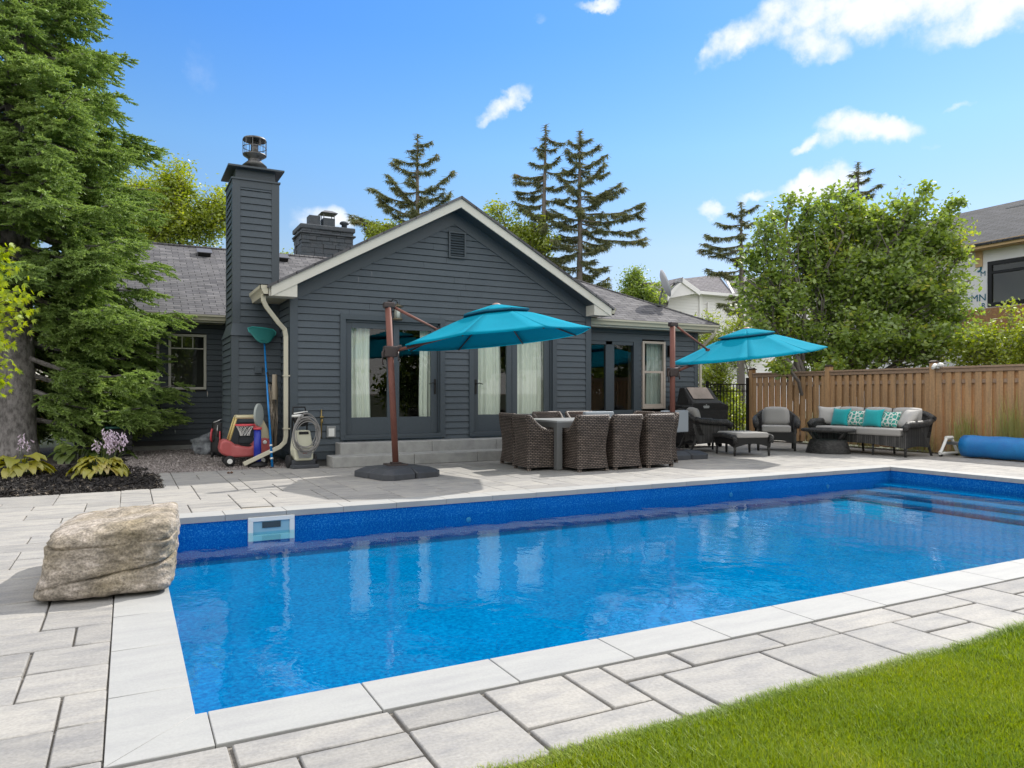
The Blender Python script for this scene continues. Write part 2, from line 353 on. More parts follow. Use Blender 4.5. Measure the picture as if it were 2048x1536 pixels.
def _canvas(t, b, c, co):
    o = [n for n in t.nodes if n.type == 'OUTPUT_MATERIAL'][0]
    tr = N(t, 'ShaderNodeBsdfTranslucent'); tr.inputs[0].default_value = (.004, .34, .50, 1)
    mx = N(t, 'ShaderNodeMixShader', i_Fac=.30); L(t, b.outputs[0], mx.inputs[1]); L(t, tr.outputs[0], mx.inputs[2]); L(t, mx.outputs[0], o.inputs[0])
_canvas(TEAL.node_tree, TEAL.node_tree.nodes['Principled BSDF'], None, None)
TEALD = M('teal_canvas_hem', (.003, .11, .18), .8)
POLE = M('bronze_powder_coat', (.20, .085, .065), .62, 0, spec=.25, var=(3, (.15, .06, .048), .4, .7))
POLED = M('bronze_joint', (.06, .045, .042), .45, .3)
BASEP = M('charcoal_plastic', (.055, .060, .070), .55, var=(4, (.04, .043, .05), .4, .7))
TABM = M('table_metal', (.15, .155, .155), .42, .25, fine=(60, .05))
TABT = M('table_top', (.34, .35, .35), .4, 0, var=(4, (.28, .29, .29), .4, .7))
CUSH = M('grey_cushion', (.37, .355, .335), .9, bump=(220, .25, .002), fine=(160, .08), sheen=.2)
CUSHL = M('pale_cushion', (.50, .48, .45), .9, bump=(12, .5, .02), sheen=.2)
CUSHB = M('blue_grey_cushion', (.33, .37, .41), .85, bump=(200, .2, .002))
TURQ = M('turquoise_fabric', (.005, .36, .38), .85, bump=(160, .4, .003), sheen=.3, fine=(90, .12))
def _patt(t, b, c, co):
    k = N(t, 'ShaderNodeTexVoronoi', feature='DISTANCE_TO_EDGE', i_Scale=13.0); L(t, c, k.inputs['Vector'])
    r = mth(t, 'LESS_THAN', k.outputs['Distance'], .085)
    x = N(t, 'ShaderNodeMixRGB'); x.inputs[1].default_value = (.05, .33, .27, 1); x.inputs[2].default_value = (.72, .74, .68, 1); L(t, r, x.inputs[0]); L(t, x.outputs[0], b.inputs['Base Color'])
PATT = M('patterned_fabric', (.1, .4, .3), .85, extra=_patt)
GLTOP = glassmat('table_glass', (.30, .42, .40), 1.5, 0.02, 1.2)
WHITEP = M('white_plastic', (.74, .74, .71), .45)
CREAMP = M('cream_plastic', (.58, .57, .44), .42)
GREYP = M('grey_plastic', (.22, .23, .23), .5)
REDP = M('faded_red_plastic', (.42, .085, .085), .42, var=(5, (.50, .14, .14), .45, .75))
YELP = M('faded_yellow_plastic', (.62, .50, .20), .45)
TANP = M('tan_plastic', (.50, .45, .30), .5)
BLUEP = M('blue_plastic', (.012, .03, .33), .38)
PINKR = M('red_rim_plastic', (.62, .07, .09), .4)
NETB = M('pole_blue', (.01, .20, .55), .3, .2)
BUBBLE = M('solar_cover_blue', (.01, .16, .46), .35, var=(3, (.01, .22, .52), .4, .7), bump=(70, .8, .012), fine=(60, .12))
COVER = M('black_vinyl_cover', (.012, .012, .013), .55, bump=(5, .6, .03))
BAG = M('grey_bag_plastic', (.27, .29, .31), .42, var=(5, (.14, .15, .17), .42, .62), bump=(9, .9, .05))
def _rock(t, b, c, co):
    n = N(t, 'ShaderNodeTexNoise', i_Scale=7.0, i_Detail=8.0, i_Roughness=.7); q = N(t, 'ShaderNodeMapping'); q.inputs['Scale'].default_value = (1.3, 1.1, 2.4); q.inputs['Rotation'].default_value = (.1, .16, 0)
    L(t, c, q.inputs[0]); L(t, q.outputs[0], n.inputs['Vector'])
    r = N(t, 'ShaderNodeValToRGB'); L(t, n.outputs['Fac'], r.inputs[0]); e = r.color_ramp.elements
    e[0].position = .3; e[0].color = (.15, .13, .105, 1); e[1].position = .72; e[1].color = (.62, .54, .48, 1); m_ = e.new(.5); m_.color = (.34, .295, .245, 1)
    n2 = N(t, 'ShaderNodeTexNoise', i_Scale=2.3, i_Detail=5.0); L(t, c, n2.inputs['Vector'])
    mr = N(t, 'ShaderNodeMapRange'); mr.inputs['From Min'].default_value = .42; mr.inputs['From Max'].default_value = .66; L(t, n2.outputs['Fac'], mr.inputs['Value'])
    x = N(t, 'ShaderNodeMixRGB', blend_type='MULTIPLY'); x.inputs[2].default_value = (.70, .66, .50, 1); L(t, mr.outputs[0], x.inputs[0]); L(t, r.outputs[0], x.inputs[1])
    n3 = N(t, 'ShaderNodeTexNoise', i_Scale=70.0, i_Detail=3.0); L(t, c, n3.inputs['Vector'])
    sp = N(t, 'ShaderNodeMapRange'); sp.inputs['From Min'].default_value = .35; sp.inputs['From Max'].default_value = .65; sp.inputs['To Min'].default_value = .7; sp.inputs['To Max'].default_value = 1.3; L(t, n3.outputs['Fac'], sp.inputs['Value'])
    sc = N(t, 'ShaderNodeVectorMath', operation='SCALE'); L(t, x.outputs[0], sc.inputs[0]); L(t, sp.outputs[0], sc.inputs['Scale']); L(t, sc.outputs[0], b.inputs['Base Color'])
    bu = N(t, 'ShaderNodeBump', i_Strength=.9, i_Distance=.03); L(t, n.outputs['Fac'], bu.inputs['Height'])
    bu2 = N(t, 'ShaderNodeBump', i_Strength=.5, i_Distance=.008); L(t, n3.outputs['Fac'], bu2.inputs['Height']); L(t, bu.outputs[0], bu2.inputs['Normal']); L(t, bu2.outputs[0], b.inputs['Normal'])
ROCK = M('boulder_stone', (.3, .25, .2), .9, extra=_rock)
def _liner(dark, light, sc, lo, hi):
    def f(t, b, c, co):
        n = N(t, 'ShaderNodeTexNoise', i_Scale=sc, i_Detail=4.0, i_Roughness=.75); L(t, c, n.inputs['Vector'])
        r = N(t, 'ShaderNodeValToRGB'); L(t, n.outputs['Fac'], r.inputs[0]); e = r.color_ramp.elements
        e[0].position = lo; e[0].color = (*dark, 1); e[1].position = hi; e[1].color = (*light, 1)
        n2 = N(t, 'ShaderNodeTexNoise', i_Scale=1.3, i_Detail=4.0, i_Distortion=.6); L(t, c, n2.inputs['Vector'])
        s = N(t, 'ShaderNodeMapRange'); s.inputs['From Min'].default_value = .35; s.inputs['From Max'].default_value = .65; s.inputs['To Min'].default_value = .93; s.inputs['To Max'].default_value = 1.07; L(t, n2.outputs['Fac'], s.inputs['Value'])
        x = N(t, 'ShaderNodeVectorMath', operation='SCALE'); L(t, r.outputs[0], x.inputs[0]); L(t, s.outputs[0], x.inputs['Scale']); L(t, x.outputs[0], b.inputs['Base Color'])
    return f
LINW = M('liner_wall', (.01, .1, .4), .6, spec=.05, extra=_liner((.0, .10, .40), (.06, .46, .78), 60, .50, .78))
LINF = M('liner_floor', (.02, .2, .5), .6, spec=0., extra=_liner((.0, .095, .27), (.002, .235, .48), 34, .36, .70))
SPR = leafmat('spruce_needles', (.16, .255, .065), (.34, .47, .135), (.46, .56, .18), trans=.26, gloss=.05)
SPRD = leafmat('old_spruce_needles', (.11, .13, .06), (.20, .22, .095), (.34, .22, .14), trans=.25, gloss=.03)
CONE = M('spruce_cones', (.10, .055, .035), .7)
LEAFB = leafmat('broad_leaves', (.13, .21, .045), (.31, .42, .08), (.55, .50, .10), trans=.45)
LEAFY = leafmat('bright_leaves', (.18, .26, .035), (.36, .43, .06), (.44, .42, .08), trans=.42)
LEAFM = leafmat('maple_leaves', (.17, .26, .018), (.33, .40, .035), (.40, .40, .05), trans=.42, gloss=.02)
LEAFD = leafmat('dark_leaves', (.022, .040, .014), (.050, .080, .022), trans=.25)
HOSTA = leafmat('hosta_leaves', (.26, .28, .025), (.46, .42, .06), (.52, .40, .16), trans=.3, gloss=.1)
HOSTG = leafmat('green_hosta_leaves', (.05, .10, .02), (.13, .17, .03), trans=.3)
LILAC = M('hosta_flowers', (.62, .50, .60), .8)
GRASS = leafmat('lawn_blades', (.11, .20, .012), (.27, .345, .022), (.46, .42, .12), trans=.40, gloss=.025)
OGR = leafmat('ornamental_grass', (.24, .30, .07), (.44, .42, .15), (.60, .48, .26), trans=.4)
# ================================================================ ground, patio, pool
PX0, PX1, PY0, PY1 = .23, 11.28, 3.02, 7.85          # pool, inside of the coping
WZ = -.20
def sheet(name, x0, x1, y0, y1, z, mat, holes=()):
    xs = sorted({x0, x1, *[h[0] for h in holes], *[h[1] for h in holes]}); ys = sorted({y0, y1, *[h[2] for h in holes], *[h[3] for h in holes]})
    m = MB()
    for i in range(len(xs)-1):
        for j in range(len(ys)-1):
            cx_, cy_ = (xs[i]+xs[i+1])/2, (ys[j]+ys[j+1])/2
            if any(h[0] < cx_ < h[1] and h[2] < cy_ < h[3] for h in holes): continue
            m.poly([(xs[i], ys[j], z), (xs[i+1], ys[j], z), (xs[i+1], ys[j+1], z), (xs[i], ys[j+1], z)])
    return struct(m.build(name, mat, merge=True))
TURF = M('far_turf', (.06, .07, .035), .9, var=(.6, (.09, .10, .05), .4, .7), bump=(20, .6, .03))
hole = (PX0-.2, PX1+.2, PY0-.2, PY1+.2)
sheet('ground', -600, 600, -600, 900, -.06, TURF, [hole])
JOINT = M('joint_sand', (.17, .155, .135), .95, fine=(80, .3))
sheet('patio_bed', -6.7, 15.2, 2.10, 12.50, -.016, JOINT, [hole, (-6.8, .36, 10.45, 12.6)])
sheet('patio_bed', 8.5, 15.2, 12.50, 14.6, -.016, JOINT)
rs = random.Random(11)
def tile(mb, x0, x1, y0, y1, cell, shapes, holes=(), gap=.0042):
    nx, ny = max(1, round((x1-x0)/cell)), max(1, round((y1-y0)/cell)); cx_, cy_ = (x1-x0)/nx, (y1-y0)/ny
    occ = [[False]*ny for _ in range(nx)]
    for i in range(nx):
        for j in range(ny):
            a, b = x0+(i+.5)*cx_, y0+(j+.5)*cy_
            if any(h[0] < a < h[1] and h[2] < b < h[3] for h in holes): occ[i][j] = True
    for j in range(ny):
        for i in range(nx):
            if occ[i][j]: continue
            sh = shapes[:]; rs.shuffle(sh); pick = (1, 1)
            for w, h in sh+[(2, 2), (1, 2), (2, 1), (1, 1)]:
                if i+w <= nx and j+h <= ny and not any(occ[a][b] for a in range(i, i+w) for b in range(j, j+h)): pick = (w, h); break
            w, h = pick
            for a in range(i, i+w):
                for b in range(j, j+h): occ[a][b] = True
            slab(mb, x0+i*cx_, x0+(i+w)*cx_, y0+j*cy_, y0+(j+h)*cy_, gap)
def slab(mb, a, b, c, d, gap=.005, z=0., e=.006):
    g = gap*rs.uniform(.7, 1.5); z += rs.uniform(-.0012, .0012)
    j = lambda: rs.uniform(-.0015, .0015)
    lo = [(a+g, c+g), (b-g, c+g), (b-g, d-g), (a+g, d-g)]; cx_, cy_ = (a+b)/2, (c+d)/2
    q = [mb.pt((x+j(), y+j(), z-.05)) for x, y in lo]; r = [mb.pt((mb.v[k][0], mb.v[k][1], z-e)) for k in q]
    t = [mb.pt((mb.v[k][0]+(e if mb.v[k][0] < cx_ else -e), mb.v[k][1]+(e if mb.v[k][1] < cy_ else -e), z)) for k in q]
    for k in range(4):
        l = (k+1) % 4; mb.face((q[k], q[l], r[l], r[k])); mb.face((r[k], r[l], t[l], t[k]), None, True)
    mb.face(t)
LID = (1.08, 1.41, 8.155, 8.32)
pv = MB()
S2 = [(4, 2), (4, 2), (3, 2), (2, 2), (5, 2), (4, 2), (3, 2)]
S3 = [(4, 2), (3, 2), (2, 2), (4, 3), (3, 3), (4, 2), (2, 3), (5, 2)]
tile(pv, -6.67, -.07, 2.13, 10.42, .165, S2)
tile(pv, -.075, 11.585, 2.13, 2.715, .195, [(2, 2), (3, 2), (1, 2), (2, 3), (3, 1), (2, 1), (3, 2), (2, 2)], gap=.007)
tile(pv, -.075, 15.1, 8.155, 12.47, .165, S3, [LID, (-.2, .36, 10.47, 12.6)])
tile(pv, 11.585, 15.1, 2.13, 8.155, .165, S3)
tile(pv, 8.5, 15.1, 12.47, 14.5, .165, S3)
struct(pv.build('patio', PAVE))
# ---- coping
cp = MB(); oX0, oX1, oY0, oY1 = -.07, 11.58, 2.72, 8.15
def cope(mb, pts, z=.004, th=.062):
    c = Vector((sum(p[0] for p in pts)/len(pts), sum(p[1] for p in pts)/len(pts), 0)); g = .0022; e = .004
    sh = lambda p, k: tuple(Vector((p[0], p[1], 0))+(c-Vector((p[0], p[1], 0))).normalized()*k)[:2]
    q = [mb.pt((*sh(p, g), z-th)) for p in pts]; r = [mb.pt((*sh(p, g), z-e)) for p in pts]; t = [mb.pt((*sh(p, g+e), z)) for p in pts]; n = len(pts)
    for k in range(n):
        l = (k+1) % n; mb.face((q[k], q[l], r[l], r[k])); mb.face((r[k], r[l], t[l], t[k]), None, True)
    mb.face(t); mb.face(q[::-1])
xs = [.27]+[.87+.6*i for i in range(18)]; xs = [x for x in xs if x < PX1-.2]
cope(cp, [(oX0, oY0), (xs[0], oY0), (xs[0], PY0), (PX0, PY0)])
for a, b in zip(xs, xs[1:]+[PX1]):
    cope(cp, [(a, oY0), (b if b < PX1 else oX1, oY0), (b, PY0), (a, PY0)])
    cope(cp, [(a, PY1), (b, PY1), (b if b < PX1 else oX1, oY1), (a, oY1)])
cope(cp, [(PX0, PY1), (xs[0], PY1), (xs[0], oY1), (oX0, oY1)])
ys = [PY0, 3.33, 3.93, 4.53, 5.13, 5.73, 6.33, 6.93, 7.53, PY1]
for a, b in zip(ys, ys[1:]):
    cope(cp, [(oX0, a if a > PY0 else oY0), (PX0, a), (PX0, b), (oX0, b if b < PY1 else oY1)])
    cope(cp, [(PX1, a), (oX1, a if a > PY0 else oY0), (oX1, b if b < PY1 else oY1), (PX1, b)])
struct(cp.build('pool_coping', COPE))
# ---- pool basin
FZ = -.45
ex = .015
def wallq(mb, a, b, z0, z1, n=1):
    mb.poly([(a[0], a[1], z0), (b[0], b[1], z0), (b[0], b[1], z1), (a[0], a[1], z1)])
wl = MB(); c4 = [(PX0-ex, PY0-ex), (PX1+ex, PY0-ex), (PX1+ex, PY1+ex), (PX0-ex, PY1+ex)]
for i in range(4): wallq(wl, c4[i], c4[(i+1) % 4], FZ, -.05)
struct(wl.build('pool_wall', LINW))
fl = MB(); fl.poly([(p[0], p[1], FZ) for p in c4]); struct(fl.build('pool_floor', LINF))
st = MB()
for x, z in ((10.86, -.255), (10.46, -.32), (10.06, -.385)):
    st.box(x, PY0-ex+.002, FZ-.01, 11.28+.01, PY1+ex-.002, z)
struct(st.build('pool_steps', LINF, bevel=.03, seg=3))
# ---- water
WATER = bpy.data.materials.new('pool_water'); WATER.use_nodes = True; t = WATER.node_tree; t.nodes.clear()
tr = N(t, 'ShaderNodeBsdfTransparent'); tr.inputs[0].default_value = (.62, .97, 1.0, 1)
gl = N(t, 'ShaderNodeBsdfGlossy', i_Roughness=.0)
g_ = N(t, 'ShaderNodeNewGeometry'); io = mth(t, 'ADD', mth(t, 'MULTIPLY', g_.outputs['Backfacing'], 1/1.52-1.52), 1.52)
fr = N(t, 'ShaderNodeFresnel'); L(t, io, fr.inputs['IOR'])
tcw = N(t, 'ShaderNodeTexCoord')
def wn(scale, det, st_):
    q = N(t, 'ShaderNodeMapping'); q.inputs['Scale'].default_value = st_; q.inputs['Rotation'].default_value = (0, 0, .5); L(t, tcw.outputs['Object'], q.inputs[0])
    n = N(t, 'ShaderNodeTexNoise', i_Scale=scale, i_Detail=det, i_Roughness=.5, i_Distortion=.4); L(t, q.outputs[0], n.inputs['Vector']); return n.outputs['Fac']
hgt = mth(t, 'ADD', mth(t, 'MULTIPLY', wn(1.1, 2.0, (1, 1, 1)), 1.0), mth(t, 'MULTIPLY', wn(4.6, 4.0, (1, .8, 1)), .36))
bu = N(t, 'ShaderNodeBump', i_Strength=1.0, i_Distance=.0095); L(t, hgt, bu.inputs['Height'])
L(t, bu.outputs[0], gl.inputs['Normal']); L(t, bu.outputs[0], fr.inputs['Normal'])
mx = N(t, 'ShaderNodeMixShader'); L(t, fr.outputs[0], mx.inputs[0]); L(t, tr.outputs[0], mx.inputs[1]); L(t, gl.outputs[0], mx.inputs[2])
o_ = N(t, 'ShaderNodeOutputMaterial'); L(t, mx.outputs[0], o_.inputs[0])
w = MB(); w.poly([(p[0], p[1], WZ) for p in c4]); struct(w.build('pool_water', WATER))
# ---- skimmer, lid, returns
sk = thing('pool_skimmer', 'white skimmer mouth set into the far pool wall at the waterline', 'pool skimmer', (1.45, PY1, -.16), 0)
a = MB(); X0, X1 = WY(496, 1060, PY1).x-1.45, WY(589, 1060, PY1).x-1.45
for b in ((X0, -.01, .07, X1, .03, .115), (X0, -.01, -.13, X1, .03, -.07), (X0, -.01, -.07, X0+.05, .03, .07), (X1-.05, -.01, -.07, X1, .03, .07)): a.box(*b)
a.build('frame', WHITEP, sk, bevel=.004)
a = MB(); a.box(X0+.05, .008, -.07, X1-.05, .013, .07); a.build('throat', M('skimmer_shade', (.25, .45, .55), .6), sk)
a = MB(); a.box(X0+.14, -.002, .0, X1-.14, .006, .06); a.build('flap', M('skimmer_flap', (.03, .05, .06), .6), sk)
tag(MB.build((lambda q: (q.box(LID[0]+.008, LID[2]+.008, -.06, LID[1]-.008, LID[3]-.008, -.013), q)[1])(MB()), 'skimmer_lid', M('lid_sand', (.40, .36, .30), .8), bevel=.004), 'sunken rectangular skimmer lid in the paving above the white skimmer', 'skimmer lid')
for i, (x, y) in enumerate(((938, 1040), (1463, 988), (1657, 969))):
    p = WY(x, y, PY1)
    q = MB(); q.lathe((0, 0, 0), [(.032, 0), (.032, .006), (.015, .01)], 14)
    o = q.build('return_fitting', M('return_ring', (.12, .32, .5), .4)); o.location = (p.x, PY1+.012, min(p.z, -.235)); o.rotation_euler = (R(90), 0, 0)
    tag(o, ['round wall return fitting nearest the skimmer', 'small round return fitting midway along the far pool wall', 'small round return fitting closest to the pool steps'][i], 'pool fitting', 'return fittings in the far pool wall')
# ---- gravel, mulch, soil
sheet('gravel_strip', .0, 2.6, 12.49, 17.88, -.010, GRAV)
sheet('flower_bed', -9, .36, 10.45, 20, -.02, SOIL)
nr = np.random.RandomState(3)
def scatter_chips(name, n, region, s0, s1, mat, zmax=.03, flat=.5):
    P = []
    while len(P) < n:
        x, y = nr.uniform(region[0], region[1]), nr.uniform(region[2], region[3])
        if region[4](x, y): P.append((x, y))
    P = np.array(P); c = np.c_[P, nr.uniform(0, zmax, n)+region[5]]
    a = nr.randn(n, 3); a[:, 2] *= flat; a /= np.linalg.norm(a, axis=1)[:, None]; b = np.cross(a, nr.randn(n, 3)); b /= np.linalg.norm(b, axis=1)[:, None]
    l = nr.uniform(s0, s1, n)[:, None]; w = l*nr.uniform(.2, .5, n)[:, None]
    V = np.stack([c-a*l-b*w*.6, c+a*l*.6-b*w, c+a*l+b*w*.5, c-a*l*.7+b*w], 1)
    return fastmesh(name, V, 4, mat)
def _chip(t, b, c, co):
    g = N(t, 'ShaderNodeNewGeometry'); r = N(t, 'ShaderNodeValToRGB'); L(t, g.outputs['Random Per Island'], r.inputs[0]); e = r.color_ramp.elements
    e[0].color = (.008, .007, .007, 1); e[1].color = (.035, .030, .028, 1); e[1].position = .9; q = e.new(.97); q.color = (.16, .13, .10, 1); L(t, r.outputs[0], b.inputs['Base Color'])
CHIPM = M('mulch_chip', (.02, .02, .02), .85, extra=_chip)
def inbed(x, y): return y > 10.42+.10*math.sin(x*2.1)*(x < .2) and x < .40+.05*math.sin(y*9) and (y < 12.5 or x < .1+.2*math.sin(y*3))
struct(scatter_chips('mulch', 26000, (-5.5, .46, 10.38, 14.5, inbed, -.02), .012, .035, CHIPM, .045), 'stuff', 'dark shredded bark mulch around the yellow hostas')
def _peb(t, b, c, co):
    g = N(t, 'ShaderNodeNewGeometry'); r = N(t, 'ShaderNodeValToRGB'); L(t, g.outputs['Random Per Island'], r.inputs[0]); e = r.color_ramp.elements
    e[0].color = (.14, .125, .115, 1); e[1].color = (.50, .45, .43, 1); L(t, r.outputs[0], b.inputs['Base Color'])
struct(scatter_chips('pebbles', 16000, (-.2, 2.5, 12.5, 17.7, lambda x, y: x > -.1+.15*math.sin(y*3), -.01), .008, .02, M('pebble', (.2, .2, .2), .9, extra=_peb), .02, 1), 'stuff', 'small grey and pink pebbles beside the house wall')
# ---- lawn
LY = 2.14
sheet('lawn_soil', -.4, 9, -3, LY-.02, -.03, M('lawn_soil_m', (.035, .05, .012), .95, bump=(40, .8, .02)))
def lawn(n, x0, x1, y0, y1, h0, h1, wd, cull=True):
    # only where the blades can be seen or nearly so
    x = nr.uniform(x0, x1, n*3); y = y1-(y1-y0)*nr.uniform(0, 1, n*3)
    d = x*math.sin(YAW)+y*math.cos(YAW); u = x*math.cos(YAW)-y*math.sin(YAW)
    ok = (d > 1.6) & (np.abs(u/np.maximum(d, .1)) < .85) if cull else (x > -9); x, y = x[ok][:n], y[ok][:n]; n = len(x)
    clump = .5+.5*np.sin(x*5.3+np.sin(y*4.1)*2)*np.cos(y*6.7+x*2)
    h = nr.uniform(h0, h1, n)*(.75+.4*clump); az = nr.uniform(0, 2*np.pi, n); lean = nr.uniform(.05, .75, n)
    edge = (y > y1-.05); lean = np.where(edge, nr.uniform(.3, 1.1, n), lean); az = np.where(edge, nr.uniform(.5, 2.6, n), az)
    dx, dy = np.cos(az), np.sin(az); w = wd*nr.uniform(.6, 1.2, n)
    b = np.c_[x, y, np.full(n, -.03)]; sd = np.c_[-dy, dx, np.zeros(n)]*w[:, None]
    mid = b+np.c_[dx*lean*h*.3, dy*lean*h*.3, h*.6]; tip = b+np.c_[dx*lean*h, dy*lean*h, h*(1-.25*lean)]
    return np.concatenate([np.stack([b-sd, b+sd, mid+sd*.9, mid-sd*.9], 1), np.stack([mid-sd*.9, mid+sd*.9, tip+sd*.12, tip-sd*.12], 1)])
V = np.concatenate([lawn(230000, .2, 4.6, .7, LY, .024, .058, .0014), lawn(60000, 3.5, 8.5, .2, LY, .035, .075, .002), lawn(70000, -.4, 9, -3, LY, .03, .06, .003, False)])
gr = fastmesh('lawn', V, 4, GRASS); struct(gr, 'stuff', 'bright green mown lawn at the corner of the patio')
# ================================================================ house
HC = 5.49; RK = .547; PK = 4.90; GY = 12.80; FYY = 12.47; HX0, HX1 = 2.45, 8.60
rz_ = lambda x: PK-RK*abs(x-HC)
house = thing('house', 'dark grey single-storey house with gabled wing, cream trim and two chimneys', 'house', (HC, GY, 0))
HL = Vector((-HC, -GY, 0))
def hb(mb, name, mat, parent=None, **k):
    for i, v in enumerate(mb.v): mb.v[i] = (v[0]+HL.x, v[1]+HL.y, v[2])
    return mb.build(name, mat, parent or house, **k)
EXPO = .1195
def siding(mb, x0, x1, z0, z1, openings=(), gl=None, gr=None, lip=.018, jit=.0015):
    """lap boards in the local xz plane, outward = -y"""
    k = 0; z = z0
    while z < z1-.02:
        zt = min(z+EXPO, z1); zc = (z+zt)/2; iv = [(x0, x1)]
        for o in openings:
            if o[2] < zt-.01 and o[3] > z+.01:
                nv = []
                for a, b in iv:
                    if o[1] <= a or o[0] >= b: nv.append((a, b)); continue
                    if o[0] > a: nv.append((a, o[0]))
                    if o[1] < b: nv.append((o[1], b))
                iv = nv
        jz = rnd.uniform(-jit, jit); nv = []
        for a, b in iv:                                    # butt joints
            c_ = a+rnd.uniform(.6, 3.4)
            while c_ < b-.5: nv.append((a, c_-.0015)); a = c_+.0015; c_ = a+rnd.uniform(1.6, 3.7)
            nv.append((a, b))
        iv = nv
        for a, b in iv:
            f = lambda v, zz: max(a, gl(zz)) if v == 0 else min(b, gr(zz))
            if gl: a0, b0, a1, b1 = f(0, z), f(1, z), f(0, zt), f(1, zt)
            else: a0, b0, a1, b1 = a, b, a, b
            if b0-a0 < .01: continue
            if b1 < a1: a1 = b1 = (a1+b1)/2
            g_ = .009; i = [mb.pt(p) for p in ((a0, .03, z+jz), (b0, .03, z+jz), (b0, -lip, z+jz), (a0, -lip, z+jz), (b1, .0, zt-g_), (a1, .0, zt-g_), (b1, .03, zt-g_), (a1, .03, zt-g_), (b1, .03, zt+.006), (a1, .03, zt+.006))]
            mb.face((i[0], i[1], i[2], i[3])); mb.face((i[3], i[2], i[4], i[5])); mb.face((i[5], i[4], i[6], i[7])); mb.face((i[7], i[6], i[8], i[9]))
        z = zt; k += 1
def casing(mb, x0, x1, z0, z1, w, y0, y1, sill=True):
    mb.box(x0-w, y0, z1, x1+w, y1, z1+w); mb.box(x0-w, y0, z0, x0, y1, z1); mb.box(x1, y0, z0, x1+w, y1, z1)
    if sill: mb.box(x0-w, y0-.02, z0-.05, x1+w, y1, z0)
# --- gable front wall
D1 = (3.41, 5.20, .46, 2.54); D2 = (5.90, 7.66, .46, 2.56)
SOF = .22
m = MB(); m.T = Matrix.Translation((0, GY, 0))
siding(m, HX0+.1, HX1-.1, .22, 4.6, [(D1[0]-.05, D1[1]+.05, D1[2]-.05, D1[3]+.05), (D2[0]-.05, D2[1]+.05, D2[2]-.05, D2[3]+.05)],
       lambda z: HC-(PK-.40-z)/RK, lambda z: HC+(PK-.40-z)/RK)
hb(m, 'wall', SID)
m = MB()                                                                # corner boards, rake frieze, base board
m.box(HX0, GY-.024, .2, HX0+.13, GY+.11, 3.0); m.box(HX1-.13, GY-.024, .2, HX1, GY+.1, 3.0)
for s in (-1, 1):
    e = 3.03
    m.prism([(HC, GY-.028, PK-.2), (HC+s*e, GY-.028, rz_(HC+s*e)-.2), (HC+s*e, GY-.028, rz_(HC+s*e)-.46), (HC, GY-.028, PK-.46)], (0, .03, 0))
m.box(HX0+.05, GY-.005, .08, HX1-.05, GY+.1, .225)
hb(m, 'trim', TRIM)
m = MB(); m.box(HX0+.06, GY+.03, -.05, HX1-.06, GY+.2, .1); hb(m, 'foundation', FOUND)
# side walls of the wing, left one seen behind the downspout
m = MB(); m.T = Matrix.Translation((HX0+.02, GY, 0)) @ Matrix.Rotation(R(-90), 4, 'Z')
siding(m, -5.1, -.11, .22, 3.0); hb(m, 'wall', SID)
m = MB(); m.T = Matrix.Translation((HX1-.02, GY, 0)) @ Matrix.Rotation(R(90), 4, 'Z')
siding(m, .1, .75, .22, 3.0); hb(m, 'wall', SID)
# interior
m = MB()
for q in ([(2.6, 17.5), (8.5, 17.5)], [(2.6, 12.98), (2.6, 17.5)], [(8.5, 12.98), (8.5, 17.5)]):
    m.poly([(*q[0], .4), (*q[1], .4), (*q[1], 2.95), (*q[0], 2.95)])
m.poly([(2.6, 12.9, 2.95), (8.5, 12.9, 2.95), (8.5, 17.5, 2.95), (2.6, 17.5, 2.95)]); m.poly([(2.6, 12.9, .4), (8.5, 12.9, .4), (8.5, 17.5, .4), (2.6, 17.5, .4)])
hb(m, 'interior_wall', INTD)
# --- doors
def patio_door(D, panes, hx, hdir, lab):
    x0, x1, z0, z1 = D
    m = MB(); casing(m, x0, x1, z0, z1, .10, GY-.035, GY+.02); m.box(x0, GY+.02, z1-.04, x1, GY+.09, z1); m.box(x0-.02, GY+.02, z0, x0+.03, GY+.09, z1); m.box(x1-.03, GY+.02, z0, x1+.02, GY+.09, z1)
    m.box(x0-.02, GY-.06, z0-.02, x1+.02, GY+.09, z0+.03)
    d = hb(m, 'door', TRIM, bevel=.003); d['label'] = lab
    ys = GY+.045
    xe = [x0+.03]+[(panes[i][1]+panes[i+1][0])/2 for i in range(len(panes)-1)]+[x1-.03]
    for (a, b, c, e), xa, xb in zip(panes, xe, xe[1:]):
        m = MB(); m.box(xa+.004, ys, z0+.03, a, ys+.045, z1-.04); m.box(b, ys, z0+.03, xb-.004, ys+.045, z1-.04)
        m.box(a, ys, z0+.03, b, ys+.045, c); m.box(a, ys, e, b, ys+.045, z1-.04); hb(m, 'door_leaf', TRIM, d, bevel=.003)
        m = MB(); m.poly([(a, ys+.02, c), (b, ys+.02, c), (b, ys+.02, e), (a, ys+.02, e)]); hb(m, 'glass', GLASS, d)
    m = MB(); m.box(hx-.02, ys-.012, 1.22, hx+.02, ys, 1.50); m.tube([(hx, ys-.01, 1.42), (hx, ys-.05, 1.42), (hx+hdir*.06, ys-.055, 1.43), (hx+hdir*.13, ys-.05, 1.41)], .009, 6)
    hb(m, 'handle', DARKM, d)
    return d
patio_door(D1, [(3.53, 4.19, .80, 2.40), (4.42, 5.04, .80, 2.40)], 5.12, -1, 'left-hand glazed patio door behind the umbrella pole')
patio_door(D2, [(6.02, 6.64, .82, 2.44), (6.88, 7.50, .82, 2.44)], 5.965, 1, 'glazed patio door behind the open teal canopy')
